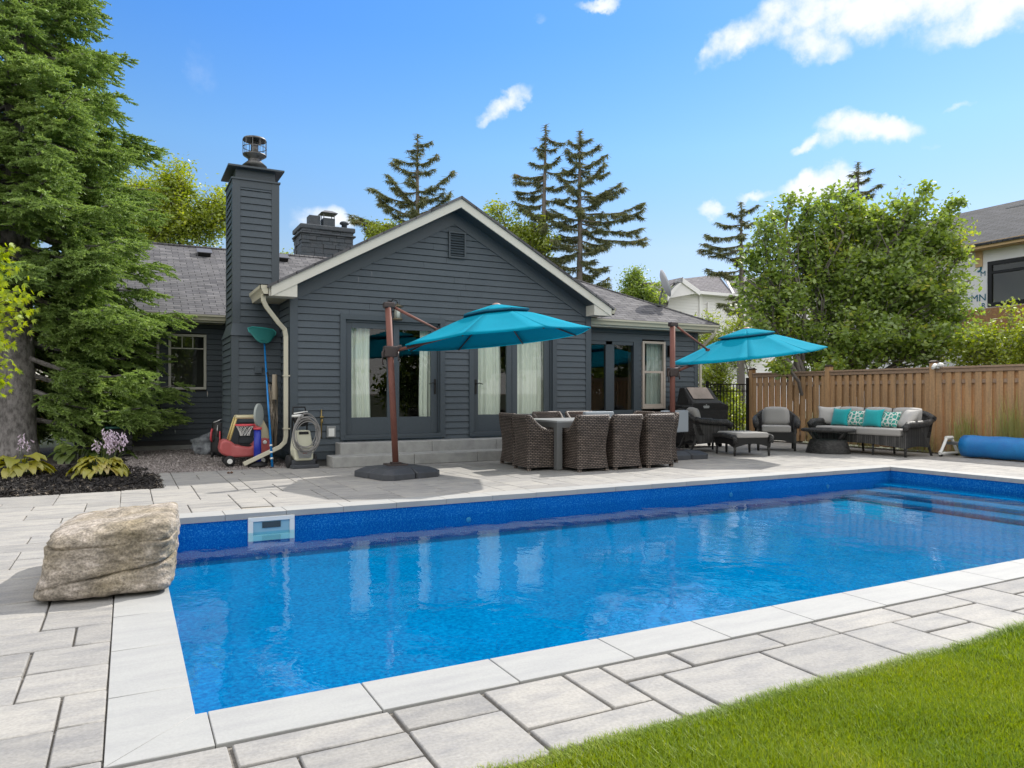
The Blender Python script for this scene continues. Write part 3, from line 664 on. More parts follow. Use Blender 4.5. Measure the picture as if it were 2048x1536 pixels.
def curtain(x0, x1, y, z0, z1, lab, waves=9, amp=.025, mat=CURT, seed=0):
    m = MB(); r_ = random.Random(seed); ph = [r_.uniform(0, 6) for _ in range(4)]
    f = lambda u, v: (x0+(x1-x0)*u-(.01*math.sin(v*5+ph[2])), y+amp*math.sin(u*waves*6.283+ph[0]+.5*math.sin(v*3))+amp*.5*math.sin(u*waves*3.1+ph[1]), z0+(z1-z0)*v)
    m.grid(f, int(waves*10), 8); return tag(m.build('curtain', mat), lab, 'curtain', 'sheer curtains inside the glass')
cx = lambda x, Y=13.02: WY(x, 700, Y).x
curtain(cx(698), cx(741), 13.02, .5, 2.5, 'pale sheer curtain at the left edge of the left patio door', 5, seed=1)
curtain(cx(838), cx(872), 13.02, .5, 2.5, 'narrow sheer curtain beside the handle of the left patio door', 4, seed=2)
curtain(cx(948), cx(1001), 13.02, .5, 2.5, 'pale curtain in the left leaf of the patio door behind the canopy', 6, seed=3)
curtain(cx(1029), cx(1094), 13.02, .5, 2.5, 'pale curtain in the right leaf of the patio door behind the canopy', 7, seed=4)
# --- gable vent
m = MB(); vx0, vx1, vz0, vz1 = 5.40, 5.69, 3.83, 4.27
m.box(vx0-.03, GY-.05, vz0-.03, vx0, GY+.02, vz1+.03); m.box(vx1, GY-.05, vz0-.03, vx1+.03, GY+.02, vz1+.03); m.box(vx0, GY-.05, vz0-.03, vx1, GY+.02, vz0); m.box(vx0, GY-.05, vz1, vx1, GY+.02, vz1+.03)
v_ = hb(m, 'gable_vent', TRIM)
m = MB()
for i in range(9):
    z = vz0+.02+i*.048; m.prism([(vx0, GY-.04, z), (vx0, GY-.005, z+.04), (vx0, GY-.002, z+.034), (vx0, GY-.037, z-.006)], (vx1-vx0, 0, 0))
hb(m, 'louvre', TRIM, v_)
m = MB(); m.box(vx0, GY-.016, vz0, vx1, GY-.003+.002, vz1); hb(m, 'vent_backing', BLACK, v_)
# --- rake fascia, soffit, returns
for s in (-1, 1):
    e = 3.40; m = MB()
    m.prism([(HC, FYY-.02, PK-.03), (HC+s*e, FYY-.02, rz_(HC+s*e)-.03), (HC+s*e, FYY-.02, rz_(HC+s*e)-.21), (HC, FYY-.02, PK-.21)], (0, .025, 0))
    hb(m, 'fascia', CREAM)
    m = MB(); a, b = HC+s*3.40, HC+s*2.98
    m.prism([(a, FYY-.004, 2.84), (b, FYY-.004, 2.84), (b, FYY-.004, rz_(b)-.2), (a, FYY-.004, rz_(a)-.2)], (0, .32, 0)); hb(m, 'eave_return', CREAM)
    m = MB(); m.prism([(HC, FYY+.008, PK-.2), (HC+s*3.05, FYY+.008, rz_(HC+s*3.05)-.2), (HC+s*3.05, FYY+.008, rz_(HC+s*3.05)-.22), (HC, FYY+.008, PK-.22)], (0, .315, 0)); hb(m, 'soffit', TRIM)
    # side soffit behind the return
    m = MB(); m.prism([(HC+s*3.42, GY-.01, 2.86), (HC+s*3.02, GY-.01, 2.86), (HC+s*3.02, GY-.01, 2.88), (HC+s*3.42, GY-.01, 2.88)], (0, 1.05 if s < 0 else .3, 0)); hb(m, 'soffit', SOFF)
def roofplane(pts, mat, name='roof', th=.045, parent=None, u=None):
    """pts counter-clockwise from above: eave left, eave right, then up; thick sheet with shingle UVs"""
    P = [Vector(p) for p in pts]; U = (P[1]-P[0]).normalized(); nrm = (P[1]-P[0]).cross(P[2]-P[0]).normalized()
    if nrm.z < 0: nrm = -nrm
    Vv = nrm.cross(U); m = MB()
    uv = [((p-P[0]).dot(U), (p-P[0]).dot(Vv)) for p in P]
    top = [m.pt(p) for p in P]; bot = [m.pt(p-Vector((0, 0, th))) for p in P]; n = len(P)
    m.face(top, uv); m.face(bot[::-1], uv[::-1])
    for i in range(n): m.face((top[i], top[(i+1) % n], bot[(i+1) % n], bot[i]))
    return hb(m, name, mat) if parent is None else m.build(name, mat, parent)
RY0, RYB = FYY-.05, 19.5
roofplane([(HC-3.46, RYB, rz_(HC-3.46)), (HC-3.46, RY0, rz_(HC-3.46)), (HC, RY0, PK), (HC, RYB, PK)], SHIN)
roofplane([(HC+3.46, RY0, rz_(HC+3.46)), (HC+3.46, RYB, rz_(HC+3.46)), (HC, RYB, PK), (HC, RY0, PK)], SHIN)
def gutter(p0, p1, out, name='gutter', h=.11, w=.12, mat=GUT):
    """open trough with a moulded front; out = outward direction"""
    p0, p1, out = Vector(p0), Vector(p1), Vector(out); m = MB(); up = Vector((0, 0, 1))
    prof = [(0, 0), (0, -h), (w*.62, -h), (w*.72, -h*.55), (w, -h*.3), (w, 0), (w-.012, 0), (w-.012, -h*.28), (w*.6, -h*.85), (.01, -h*.85), (.01, 0)]
    m.prism([p0+out*a+up*b for a, b in prof], p1-p0)
    for p in (p0, p1-(p1-p0).normalized()*.01): m.prism([p+out*a+up*b for a, b in prof[:6]], (p1-p0).normalized()*.01)
    return hb(m, name, mat)
gutter((HC-3.43, FYY+.03, 3.01), (HC-3.43, 13.72, 3.01), (-1, 0, 0), h=.17, w=.14)
gutter((HC+3.43, FYY+.03, 3.01), (HC+3.43, 12.95, 3.01), (1, 0, 0), h=.14)
m = MB(); m.box(HC-3.43, FYY+.03, 2.84, HC-3.40, 13.7, 2.99); hb(m, 'fascia', CREAM)
# downspout: from the gutter end to the corner, down and out over the paving
m = MB(); g0 = Vector((HC-3.50, 12.62, 2.87)); cxn = Vector((2.385, 12.80, 0))
m.tube([g0, g0+Vector((0, 0, -.1)), g0+Vector((.05, .02, -.2)), Vector((2.25, 12.72, 2.42)), Vector((2.36, 12.78, 2.32)), cxn+Vector((0, 0, 2.2)), cxn+Vector((0, 0, 1.4)), cxn+Vector((0, 0, .5)), cxn+Vector((-.02, 0, .40)), cxn+Vector((-.1, 0, .32)), Vector((1.70, 12.78, .055))], .052, 4)
ds = hb(m, 'downspout', GUT, bevel=.008)
for z in (1.52, .62): m = MB(); m.box(2.385-.048, 12.80-.048, z, 2.385+.062, 12.80+.05, z+.02); hb(m, 'strap', GUT, ds)
# --- lanterns on the gable
for x, y in ((795, 620), (1034, 630)):
    p = WY(x, y, GY-.17); m = MB()
    m.box(p.x-.13, GY-.03, 2.66, p.x-.08, GY-.008, 2.92); m.tube([(p.x-.1, GY-.03, 2.86), (p.x-.06, GY-.09, 2.93), (p.x-.01, p.y, 2.90), (p.x, p.y, 2.84)], .01, 6)
    l_ = hb(m, 'wall_lantern', DARKM)
    m = MB(); m.lathe((p.x, p.y, 0), [(.005, 2.86), (.03, 2.835), (.11, 2.80), (.11, 2.79), (.02, 2.79)], 12); m.lathe((p.x, p.y, 0), [(.085, 2.585), (.10, 2.57), (.085, 2.55)], 12)
    for k in range(4): m.tube([(p.x+.07*math.cos(k*1.57+.8), p.y+.07*math.sin(k*1.57+.8), 2.58), (p.x+.06*math.cos(k*1.57+.8), p.y+.06*math.sin(k*1.57+.8), 2.79)], .006, 4)
    hb(m, 'cage', M('lantern_bronze', (.14, .12, .08), .5, .4), l_)
    m = MB(); m.lathe((p.x, p.y, 0), [(.058, 2.585), (.05, 2.78)], 12); hb(m, 'lantern_glass', M('frosted_glass', (.52, .55, .50), .3), l_)
# --- tap and socket on the wall
m = MB(); m.tube([(2.98, GY-.03, .78), (2.98, GY-.09, .78), (2.98, GY-.10, .72)], .014, 6); m.tube([(2.95, GY-.06, .82), (3.01, GY-.06, .82)], .02, 6); m.tube([(2.98, GY-.03, .45), (2.98, GY-.03, .95)], .012, 6); hb(m, 'water_tap', M('brass', (.30, .22, .08), .4, .8))
m = MB(); m.box(3.07, GY-.05, .46, 3.23, GY+.0, .66); s_ = hb(m, 'outlet_cover', M('outlet_grey', (.22, .23, .23), .4), bevel=.008)
m = MB(); m.box(3.10, GY-.056, .48, 3.20, GY-.05, .62); hb(m, 'socket', WHITEP, s_)
# ---------------------------------------------------------------- left wing
LWY = 17.9; LX0 = -1.0
wL = (.80, 1.58, 1.32, 2.56); wL2 = (-.12, .62, 1.32, 2.56)
m = MB(); m.T = Matrix.Translation((0, LWY, 0)); siding(m, LX0, 2.5, .20, 2.86, [(w[0], w[1], w[2], w[3]) for w in (wL, wL2)]); hb(m, 'wall', SID)
m = MB(); m.T = Matrix.Translation((LX0, LWY, 0)) @ Matrix.Rotation(R(-90), 4, 'Z'); siding(m, -8, 0, .20, 2.86); hb(m, 'wall', SID)
m = MB(); m.box(LX0, LWY+.02, -.05, 2.5, LWY+.15, .19); hb(m, 'foundation', FOUND)
m = MB(); m.box(.1, LWY-.28, -.03, 2.0, LWY-.16, .09); tag(m.build('edging_kerb', CONC, bevel=.01), 'grey concrete edging strip along the foot of the left wing wall', 'kerb')
def sash(w, Y, muntins, name='window', frame=CREAM, hung=None, label=None):
    x0, x1, z0, z1 = w; m = MB(); f = .055
    m.box(x0, Y-.04, z0, x0+f, Y+.03, z1); m.box(x1-f, Y-.04, z0, x1, Y+.03, z1); m.box(x0+f, Y-.04, z1-f, x1-f, Y+.03, z1); m.box(x0+f, Y-.04, z0, x1-f, Y+.03, z0+f)
    W = hb(m, name, frame, bevel=.004)
    if label: W['label'] = label
    m = MB()
    for (a, b, c, d) in muntins: m.box(a, Y-.022, b, c, Y-.002, d)
    if muntins: hb(m, 'sash', frame, W, bevel=.002)
    m = MB(); m.poly([(x0+f, Y, z0+f), (x1-f, Y, z0+f), (x1-f, Y, z1-f), (x0+f, Y, z1-f)]); hb(m, 'glass', GLASS, W)
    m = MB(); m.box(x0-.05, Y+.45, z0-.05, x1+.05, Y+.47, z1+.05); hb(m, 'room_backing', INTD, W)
    return W
for w in (wL, wL2):
    x0, x1, z0, z1 = w; zz = z0+.92
    sash(w, LWY-.01, [(x0+.055, zz-.012, x1-.055, zz+.012), (x0+.27, zz, x0+.29, z1-.055), (x1-.29, zz, x1-.27, z1-.055)], label='cream sash window with three small upper panes' if w is wL else 'cream window half hidden by spruce boughs')
def wing_eave(x0, x1, wy, gy, zt):
    m = MB(); m.box(x0, gy, zt-.18, x1, gy+.03, zt-.01); hb(m, 'fascia', CREAM)
    m = MB(); m.box(x0, gy+.03, zt-.18, x1, wy+.02, zt-.16); hb(m, 'soffit', SOFF)
    gutter((x0, gy, zt-.02), (x1, gy, zt-.02), (0, -1, 0), h=.12, w=.12)
wing_eave(LX0-.3, 1.93, LWY, 17.42, 2.98)
REY, REZ = 22.1, 5.30
roofplane([(LX0-.35, 17.34, 2.97), (HC+1, 17.34, 2.97), (HC+1, REY, REZ), (LX0-.35, REY, REZ)], SHIN)
roofplane([(10.5, REY+4.7, 2.97), (LX0-.35, REY+4.7, 2.97), (LX0-.35, REY, REZ), (10.5, REY, REZ)], SHIN)
m = MB(); m.tube([(LX0-.3, REY, REZ+.0), (HC+1, REY, REZ+.0)], .05, 6); hb(m, 'ridge_cap', SHIN)
m = MB(); m.prism([(LX0-.02, 17.9, 2.9), (LX0-.02, 26, 2.9), (LX0-.02, REY, REZ-.05)], (.03, 0, 0)); hb(m, 'wall', SID)
for x, y in ((408, 509), (266, 497), (563, 519)):
    r = ray(x, y); k = .4936; tt = (2.97-k*17.34-CAM_H)/(r.z-k*r.y); p = Vector((0, 0, CAM_H))+r*tt
    m = MB(); m.T = Matrix.Translation(p) @ Matrix.Rotation(math.atan(k), 4, 'X')
    m.box(-.16, -.16, -.02, .16, .16, .09); v2 = hb(m, 'roof_vent', DARKM, bevel=.02)
    m = MB(); m.T = Matrix.Translation(p) @ Matrix.Rotation(math.atan(k), 4, 'X'); m.box(-.19, -.19, .09, .19, .17, .12); hb(m, 'cap', M('vent_cap_metal', (.10, .10, .11), .4, .4), v2, bevel=.01)
# ---------------------------------------------------------------- clad chimney
CX0, CX1, CY0, CY1 = 1.665, 2.45, 13.85, 14.80
ch = MB(); ch.T = Matrix.Translation((0, CY0, 0)); siding(ch, CX0+.1, CX1-.1, 2.5, 4.95)
for T_, (a, b), z0_, z1_ in ((Matrix.Translation((CX0, 0, 0)) @ Matrix.Rotation(R(-90), 4, 'Z'), (-CY1+.08, -CY0-.08), 2.4, 4.95),
                 (Matrix.Translation((CX1, 0, 0)) @ Matrix.Rotation(R(90), 4, 'Z'), (CY0+.08, CY1-.08), 2.9, 4.95)):
    ch.T = T_; siding(ch, a, b, z0_, z1_)
BX0, BY0, BY1 = 1.62, 13.62, 15.0
ch.T = Matrix.Translation((0, BY0, 0)); siding(ch, BX0+.1, CX1, .12, 2.26)
ch.T = Matrix.Translation((BX0, 0, 0)) @ Matrix.Rotation(R(-90), 4, 'Z'); siding(ch, -BY1+.08, -BY0-.08, .12, 2.26)
chim = hb(ch, 'clad_chimney', SID)
m = MB(); w = .11
for (x, y) in ((CX0, CY0), (CX1-w, CY0)): m.box(x-.012, y-.022, 2.3, x+w+.012, y+w, 5.06)
m.box(CX0-.012, CY1-w, 2.4, CX0+w, CY1+.02, 5.06); m.box(CX1-w, CY1-w, 2.4, CX1+.012, CY1+.02, 5.06)
m.box(CX0+w, CY0-.018, 4.93, CX1-w, CY0+.02, 5.06); m.box(CX0-.010, CY0+w, 4.93, CX0+.02, CY1-w, 5.06)
m.box(CX0-.03, CY0-.045, 5.06, CX1+.03, CY1+.03, 5.09)
m.box(BX0-.012, BY0-.022, .1, BX0+w, BY0+w, 2.26); m.box(BX0-.012, BY1-w, .1, BX0+w, BY1, 2.26)
m.box(CX0+.05, CY0+.05, 5.09, CX1-.05, CY1-.05, 5.27)
hb(m, 'chimney_trim', TRIM, chim)
m = MB(); m.prism([(BX0-.02, BY0-.04, 2.26), (BX0-.02, BY1, 2.26), (CX0, BY1, 2.50), (CX0, CY0, 2.50)], (.001, 0, 0))
m.v = []; m.f = []; m.uv = []; m.sm = []
a = [(BX0-.03, BY0-.05, 2.25), (CX1, BY0-.05, 2.25), (CX1, CY0, 2.50), (CX0-.005, CY0, 2.50), (CX0-.005, CY1, 2.50), (BX0-.03, BY1, 2.25)]
m.poly([a[0], a[1], a[2], a[3]], [(0, 0), (.85, 0), (.85, .35), (0, .35)]); m.poly([a[0], a[3], a[4], a[5]], [(0, 0), (0, .3), (1, .3), (1, 0)]); hb(m, 'chimney_shoulder', TRIM, chim)
m = MB(); q0 = [(CX0-.09, CY0-.1), (CX1+.09, CY0-.1), (CX1+.09, CY1+.1), (CX0-.09, CY1+.1)]; q1 = [(CX0+.1, CY0+.1), (CX1-.1, CY0+.1), (CX1-.1, CY1-.1), (CX0+.1, CY1-.1)]
i0 = [m.pt((*p, 5.27)) for p in q0]; i1 = [m.pt((*p, 5.30)) for p in q0]; i2 = [m.pt((*p, 5.36)) for p in q1]; m.face(i0[::-1]); m.face(i2)
for i in range(4): j = (i+1) % 4; m.face((i0[i], i0[j], i1[j], i1[i])); m.face((i1[i], i1[j], i2[j], i2[i]))
hb(m, 'chimney_cap', TRIM, chim)
fx, fy = 2.10, 14.30; m = MB()
m.lathe((fx, fy, 0), [(.15, 5.34), (.15, 5.46), (.22, 5.47), (.12, 5.56), (.12, 5.60), (.21, 5.66), (.215, 5.68)], 20); m.lathe((fx, fy, 0), [(.215, 5.94), (.20, 5.98), (.02, 5.99)], 20)
m.lathe((fx, fy, 0), [(.07, 5.6), (.07, 5.95)], 12)
for k in range(10):
    a = 2*math.pi*k/10; m.tube([(fx+.21*math.cos(a), fy+.21*math.sin(a), 5.67), (fx+.21*math.cos(a), fy+.21*math.sin(a), 5.95)], .007, 4)
for z in (5.81,): m.tube([(fx+.21*math.cos(2*math.pi*k/20), fy+.21*math.sin(2*math.pi*k/20), z) for k in range(21)], .008, 4)
hb(m, 'flue_cap', STEEL, chim)
m = MB(); p = WY(516, 740, BY0); m.box(p.x-.06, BY0-.06, p.z-.06, p.x+.06, BY0-.01, p.z+.07); hb(m, 'junction_box', SID, chim, bevel=.005)
# stone chimney behind the ridge
SX0, SX1, SY0 = 4.76, 6.39, 23.0
m = MB(); r5 = random.Random(5); z = 4.3
while z < 6.35:
    h = r5.choice((.10, .13, .17)); x = SX0
    while x < SX1-.02:
        wd = min(r5.uniform(.18, .5), SX1-x); o = r5.uniform(-.02, .03); m.box(x+.004, SY0-o, z+.004, x+wd-.004, SY0+.3, z+h-.004); x += wd
    y = SY0
    while y < SY0+1.0:
        wd = r5.uniform(.2, .45); o = r5.uniform(-.02, .03); m.box(SX0-o, y+.01, z+.004, SX0+.3, y+wd-.004, z+h-.004); y += wd
    z += h
m.box(SX0+.03, SY0+.03, 4.2, SX1-.03, SY0+1.1, 6.35)
sc_ = hb(m, 'stone_chimney', STONEP, bevel=.012)
m = MB(); m.box(SX0-.05, SY0-.05, 6.35, SX1+.05, SY0+1.2, 6.50); m.box(SX0-.07, SY0-.07, 6.20, SX1+.07, SY0+1.2, 6.26); hb(m, 'chimney_crown', STONEP, sc_, bevel=.03)
m = MB(); f = lambda x: WY(x, 440, 23.5).x
m.box(f(616), 23.3, 6.5, f(638), 23.7, 6.86); m.box(f(644), 23.3, 6.5, f(667), 23.7, 6.82)
m.lathe(((f(682)+f(695))/2, 23.5, 0), [(.09, 6.5), (.09, 6.7), (.15, 6.72), (.15, 6.76), (.11, 6.80)], 14); hb(m, 'flue_pipe', STONEP, sc_)
m = MB(); a, b = f(642), f(669); cxx = (a+b)/2
for x in (a+.05, b-.05):
    for y in (23.33, 23.67): m.tube([(x, y, 6.82), (x, y, 6.98)], .015, 4)
i0 = [m.pt(p) for p in ((a-.05, 23.22, 6.98), (b+.05, 23.22, 6.98), (b+.05, 23.78, 6.98), (a-.05, 23.78, 6.98))]; i1 = [m.pt(p) for p in ((cxx-.12, 23.4, 7.08), (cxx+.12, 23.4, 7.08), (cxx+.12, 23.6, 7.08), (cxx-.12, 23.6, 7.08))]
m.face(i0[::-1]); m.face(i1)
for i in range(4): m.face((i0[i], i0[(i+1) % 4], i1[(i+1) % 4], i1[i]))
hb(m, 'flue_cap', STEEL, sc_)
# ---------------------------------------------------------------- right wing
RWY, RX1 = 13.4, 12.07
wR = (10.40, 11.06, .88, 2.43)
m = MB(); m.T = Matrix.Translation((0, RWY, 0)); siding(m, HX1, RX1-.1, .20, 2.74, [(8.9, 10.32, .5, 2.42), wR]); m.box(RX1-.11, -.02, .18, RX1, .1, 2.74); m.box(HX1, -.026, 2.40, 10.40, .02, 2.53)
hb(m, 'wall', SID)
m = MB(); m.T = Matrix.Translation((RX1, RWY, 0)) @ Matrix.Rotation(R(90), 4, 'Z'); siding(m, .02, 8, .20, 2.74); hb(m, 'wall', SID)
m = MB(); m.box(HX1, RWY+.02, -.05, RX1-.02, RWY+.15, .19); hb(m, 'foundation', FOUND)
m = MB(); Y = RWY
m.box(8.66, Y-.03, .46, 8.9, Y+.06, 2.40); m.box(9.40, Y-.01, .46, 9.58, Y+.06, 2.40); m.box(10.16, Y-.03, .46, 10.33, Y+.06, 2.40); m.box(8.9, Y-.01, 2.32, 10.16, Y+.06, 2.40); m.box(8.9, Y-.01, .46, 10.16, Y+.06, .86); m.box(9.58, Y+.0, .86, 9.64, Y+.06, 2.32)
d3 = hb(m, 'door', TRIM, bevel=.004); d3['label'] = 'dark sliding glass door on the recessed wing'
m = MB(); m.poly([(8.9, Y+.03, .86), (9.40, Y+.03, .86), (9.40, Y+.03, 2.32), (8.9, Y+.03, 2.32)]); m.poly([(9.64, Y+.03, .86), (10.16, Y+.03, .86), (10.16, Y+.03, 2.32), (9.64, Y+.03, 2.32)]); hb(m, 'glass', GLASS, d3)
m = MB(); m.poly([(8.65, Y+.12, .3), (8.65, Y+3, .3), (11.6, Y+3, .3), (11.6, Y+.12, .3)]); m.poly([(8.65, Y+3, .3), (11.9, Y+3, .3), (11.9, Y+3, 2.7), (8.65, Y+3, 2.7)]); m.poly([(11.9, Y+.12, .3), (11.9, Y+3, .3), (11.9, Y+3, 2.7), (11.9, Y+.12, 2.7)])
m.poly([(8.65, Y+.12, 2.7), (8.65, Y+3, 2.7), (11.9, Y+3, 2.7), (11.9, Y+.12, 2.7)]); m.poly([(8.65, Y+.12, .3), (8.65, Y+3, .3), (8.65, Y+3, 2.7), (8.65, Y+.12, 2.7)]); hb(m, 'interior_wall', INTD)
W = sash(wR, RWY-.01, [(wR[0]+.055, 1.70, wR[1]-.055, 1.75), (wR[1]-.12, .93, wR[1]-.055, 1.70), (wR[0]+.055, .93, wR[1]-.12, .99)], label='tall cream sash window beside the barbecue', frame=M('beige_sash', (.46, .40, .34), .5))
curtain(WY(1292, 750, RWY+.15).x, WY(1322, 750, RWY+.15).x, RWY+.15, .9, 2.42, 'grey-green curtain inside the tall cream sash window', 7, .02, CURT2, 9)
m = MB(); p = WY(1342, 700, RWY-.08); m.box(p.x-.05, RWY-.03, p.z-.15, p.x+.05, RWY-.01, p.z+.1); m.lathe((p.x, RWY-.1, 0), [(.03, p.z+.12), (.07, p.z+.06), (.05, p.z-.12), (.02, p.z-.16)], 10); hb(m, 'wall_lantern', DARKM)
REX = 12.38; wing_eave(HX1, REX, RWY, 13.10, 2.86)
m = MB(); m.box(REX-.03, 13.1, 2.68, REX, 21, 2.85); hb(m, 'fascia', CREAM); m = MB(); m.box(RX1, RWY, 2.68, REX-.03, 21, 2.70); hb(m, 'soffit', SOFF)
hz = 2.88; RR = 4.85
roofplane([(HX1-1.5, 13.02, hz-.03), (REX+.04, 13.02, hz-.03), (REX+.04-RR, 13.02+RR, hz-.03+RR*.5), (HX1-1.5, 13.02+RR, hz-.03+RR*.5)], SHIN)
roofplane([(REX+.04, 13.02, hz-.03), (REX+.04, 23, hz-.03), (REX+.04-RR, 18+RR, hz-.03+RR*.5), (REX+.04-RR, 13.02+RR, hz-.03+RR*.5)], SHIN)
m = MB(); m.tube([(REX+.03, 13.03, hz-.03), (REX+.04-RR, 13.02+RR, hz-.03+RR*.5)], .035, 6); hb(m, 'ridge_cap', SHIN)
m = MB(); gx = REX-.1
m.tube([(gx, 13.03, 2.76), (gx+.0, 13.04, 2.66), (gx-.06, 13.1, 2.55), (RX1+.05, RWY-.06, 2.32), (RX1+.05, RWY-.04, 2.2), (RX1+.05, RWY-.04, .25)], .04, 4); hb(m, 'downspout', GUT, bevel=.006)
# satellite dish
m = MB(); p = Vector((REX+.04-1.0, 13.02+1.0, hz+.5)); m.tube([p+Vector((0, 0, -.05)), p+Vector((.02, 0, .18)), p+Vector((.10, .0, .38))], .02, 8); m.box(p.x-.1, p.y-.08, p.z-.03, p.x+.1, p.y+.08, p.z+.0)
dish = hb(m, 'satellite_dish', M('dish_mast', (.10, .11, .11), .5, .3))
c0 = p+Vector((.12, 0, .52)); ax = Vector((.80, -.42, .32)).normalized(); q_ = ax.to_track_quat('Z', 'Y').to_matrix().to_4x4()
m = MB(); m.T = Matrix.Translation(c0) @ q_; m.lathe((0, 0, 0), [(.02, .0), (.15, .012), (.25, .035), (.31, .062), (.315, .058), (.25, .02), (.15, -.006), (.02, -.02)], 28, sy=1.12)
hb(m, 'reflector', M('dish_grey', (.55, .55, .55), .5), dish)
m = MB(); m.tube([c0-Vector((0, 0, .26)), c0+ax*.42-Vector((0, 0, .10))], .014, 6); e_ = c0+ax*.42; m.obox(e_-Vector((0, 0, .06)), (.09, .12, .1), .3); m.tube([e_-Vector((0, 0, .06)), e_-ax*.12-Vector((0, 0, .06))], .035, 8); hb(m, 'feed_arm', M('feed_grey', (.30, .30, .31), .5), dish)
# ---------------------------------------------------------------- steps
sp = MB(); sx0 = 2.98; X1s = 8.2
steps = thing('patio_steps', 'two long grey concrete steps below the patio doors', 'steps', (5.5, 12.2, 0))
def stepblk(x0, x1, y0, y1, z0, z1, joints):
    m = MB(); e = [x0]+joints+[x1]
    for a, b in zip(e, e[1:]): m.box(a+.002-5.5, y0-12.2, z0, b-.002-5.5, y1-12.2, z1)
    return m.build('step', CONC, steps, bevel=.012, seg=2)
stepblk(2.98, 8.0, 11.98, 12.42, 0, .184, [4.4, 5.6, 6.9]); stepblk(3.22, 8.0, 12.42, 12.775, 0, .372, [4.9, 6.2])
# ================================================================ cantilever umbrellas
def make_umbrella(loc, label, tx, ty, arm_dz, head, cz, lean, basec, base_rz):
    """pole foot at loc; canopy centre at head (x, y from the foot) and height cz; tx, ty: rim slopes"""
    u = thing('cantilever_umbrella', label, 'umbrella', loc, 0, 'teal cantilever umbrellas')
    # base: four weighted quarter blocks
    for k, (sx, sy) in enumerate(((-1, -1), (1, -1), (1, 1), (-1, 1))):
        m = MB(); m.T = Matrix.Translation((*basec, 0)) @ Matrix.Rotation(base_rz, 4, 'Z')
        g, s = .006, .50
        lo = [(g, g), (s-.12, g), (s, .14), (s, s-.10), (s-.10, s), (.14, s), (g, s-.12)]
        lo = [(g, g), (s-.03, g), (s, .03), (s, s-.12), (s-.12, s), (.03, s), (g, s-.03)]
        hi = [(g, g), (s-.13, g), (s-.15, .05), (s-.15, s-.19), (s-.19, s-.15), (.05, s-.15), (g, s-.13)]
        a = [m.pt((x*sx, y*sy, .0)) for x, y in lo]; b = [m.pt((x*sx, y*sy, .085)) for x, y in lo]; c = [m.pt((x*sx, y*sy, .145)) for x, y in hi]
        n = len(lo); m.face(a); m.face(c)
        for i in range(n): j = (i+1) % n; m.face((a[i], a[j], b[j], b[i])); m.face((b[i], b[j], c[j], c[i]))
        m.build('base_weight', BASEP, u, bevel=.008)
    m = MB(); m.box(-.15, -.15, .14, .15, .15, .165); m.box(-.07, -.07, .165, .07, .07, .19); m.build('foot_plate', POLED, u, bevel=.005)
    m = MB(); top = Vector((lean, 0, 2.58)); m.tube([(0, 0, .17), top], .058, 12, sq=(1, .8)); m.build('pole', POLE, u)
    m = MB(); m.obox(top+Vector((.015, 0, -.02)), (.17, .12, .09)); pc = m.build('pole_cap', POLED, u, bevel=.02)
    zc = 1.86 if tx < .1 else 1.64; xc = lean*zc/2.58
    m = MB(); m.obox((xc, 0, zc), (.20, .13, .17)); m.obox((xc+.12, 0, zc+.05), (.14, .06, .09), ry=-.3); cr = m.build('crank_housing', POLED, u, bevel=.02)
    m = MB(); m.tube([(xc-.1, -.03, zc+.03), (xc-.14, -.05, zc-.02), (xc-.13, -.05, zc-.2)], .012, 6); m.build('crank_handle', POLED, cr); m = MB(); m.tube([(xc+.1, -.07, zc), (xc+.11, -.08, zc-.14)], .012, 6); m.build('crank_handle', POLED, cr)
    hx, hy = head; C = Vector((hx, hy, cz)); AP = .46
    R_ = 1.5; RN = 8
    def rim(a, f=1., top=None):
        x, y = R_*f*math.cos(a), R_*f*math.sin(a); rise = AP*(1-f)**1.0+.05*math.sin(math.pi*f)*(1-f)*2
        return C+Vector((x, y, tx*x+ty*y+rise))
    dirv = Vector((hx, hy, 0)).normalized()
    m = MB(); m.tube([(xc+.1, 0, zc+.02), tuple(C+Vector((0, 0, .24)))], .026, 8); m.tube([tuple(C+Vector((0, 0, .10))), tuple(C+Vector((0, 0, AP-.06)))], .022, 8); m.build('arm', POLE, u)
    ang = math.atan2(-dirv.y, -dirv.x); kk = rim(ang, .62)
    m = MB(); m.tube([tuple(top+Vector((.06, 0, -.03))), tuple(kk)], .022, 8); m.obox(tuple(kk), (.07, .05, .05)); m.build('support_strut', POLE, u)
    # canopy panels with sag
    m = MB(); nf = 8; nn_ = 6
    ids = {}
    def P(k, s, f):          # panel k, fraction s across, f from 0.22 (top) to 1
        a0, a1 = 2*math.pi*k/RN, 2*math.pi*(k+1)/RN; p = rim(a0, f)*(1-s)+rim(a1, f)*s
        return p-Vector((0, 0, .035*math.sin(math.pi*s)*math.sin(math.pi*min(1, f*.9))*(1 if f > .4 else 0)))
    for k in range(RN):
        m.grid(lambda a, b, k=k: P(k, a, .20+.80*b), nn_, nf, sm=True)
    cn = m.build('canopy', TEAL, u)
    so = cn.modifiers.new('cloth', 'SOLIDIFY'); so.thickness = .003
    # hem / valance
    m = MB()
    for k in range(RN):
        m.grid(lambda a, b, k=k: P(k, a, 1)+Vector((0, 0, -.018*b)), nn_, 1)
    hm = m.build('hem', TEAL, cn)
    # vent tier
    m = MB(); up = Vector((tx*-.1, ty*-.1, .06))
    for k in range(RN):
        m.grid(lambda a, b, k=k: (P(k, a, .365)*b+(C+Vector((0, 0, AP+.03)))*(1-b)+up), nn_, 3)
    vt = m.build('vent_tier', TEAL, u); so = vt.modifiers.new('cloth', 'SOLIDIFY'); so.thickness = .003
    m = MB()
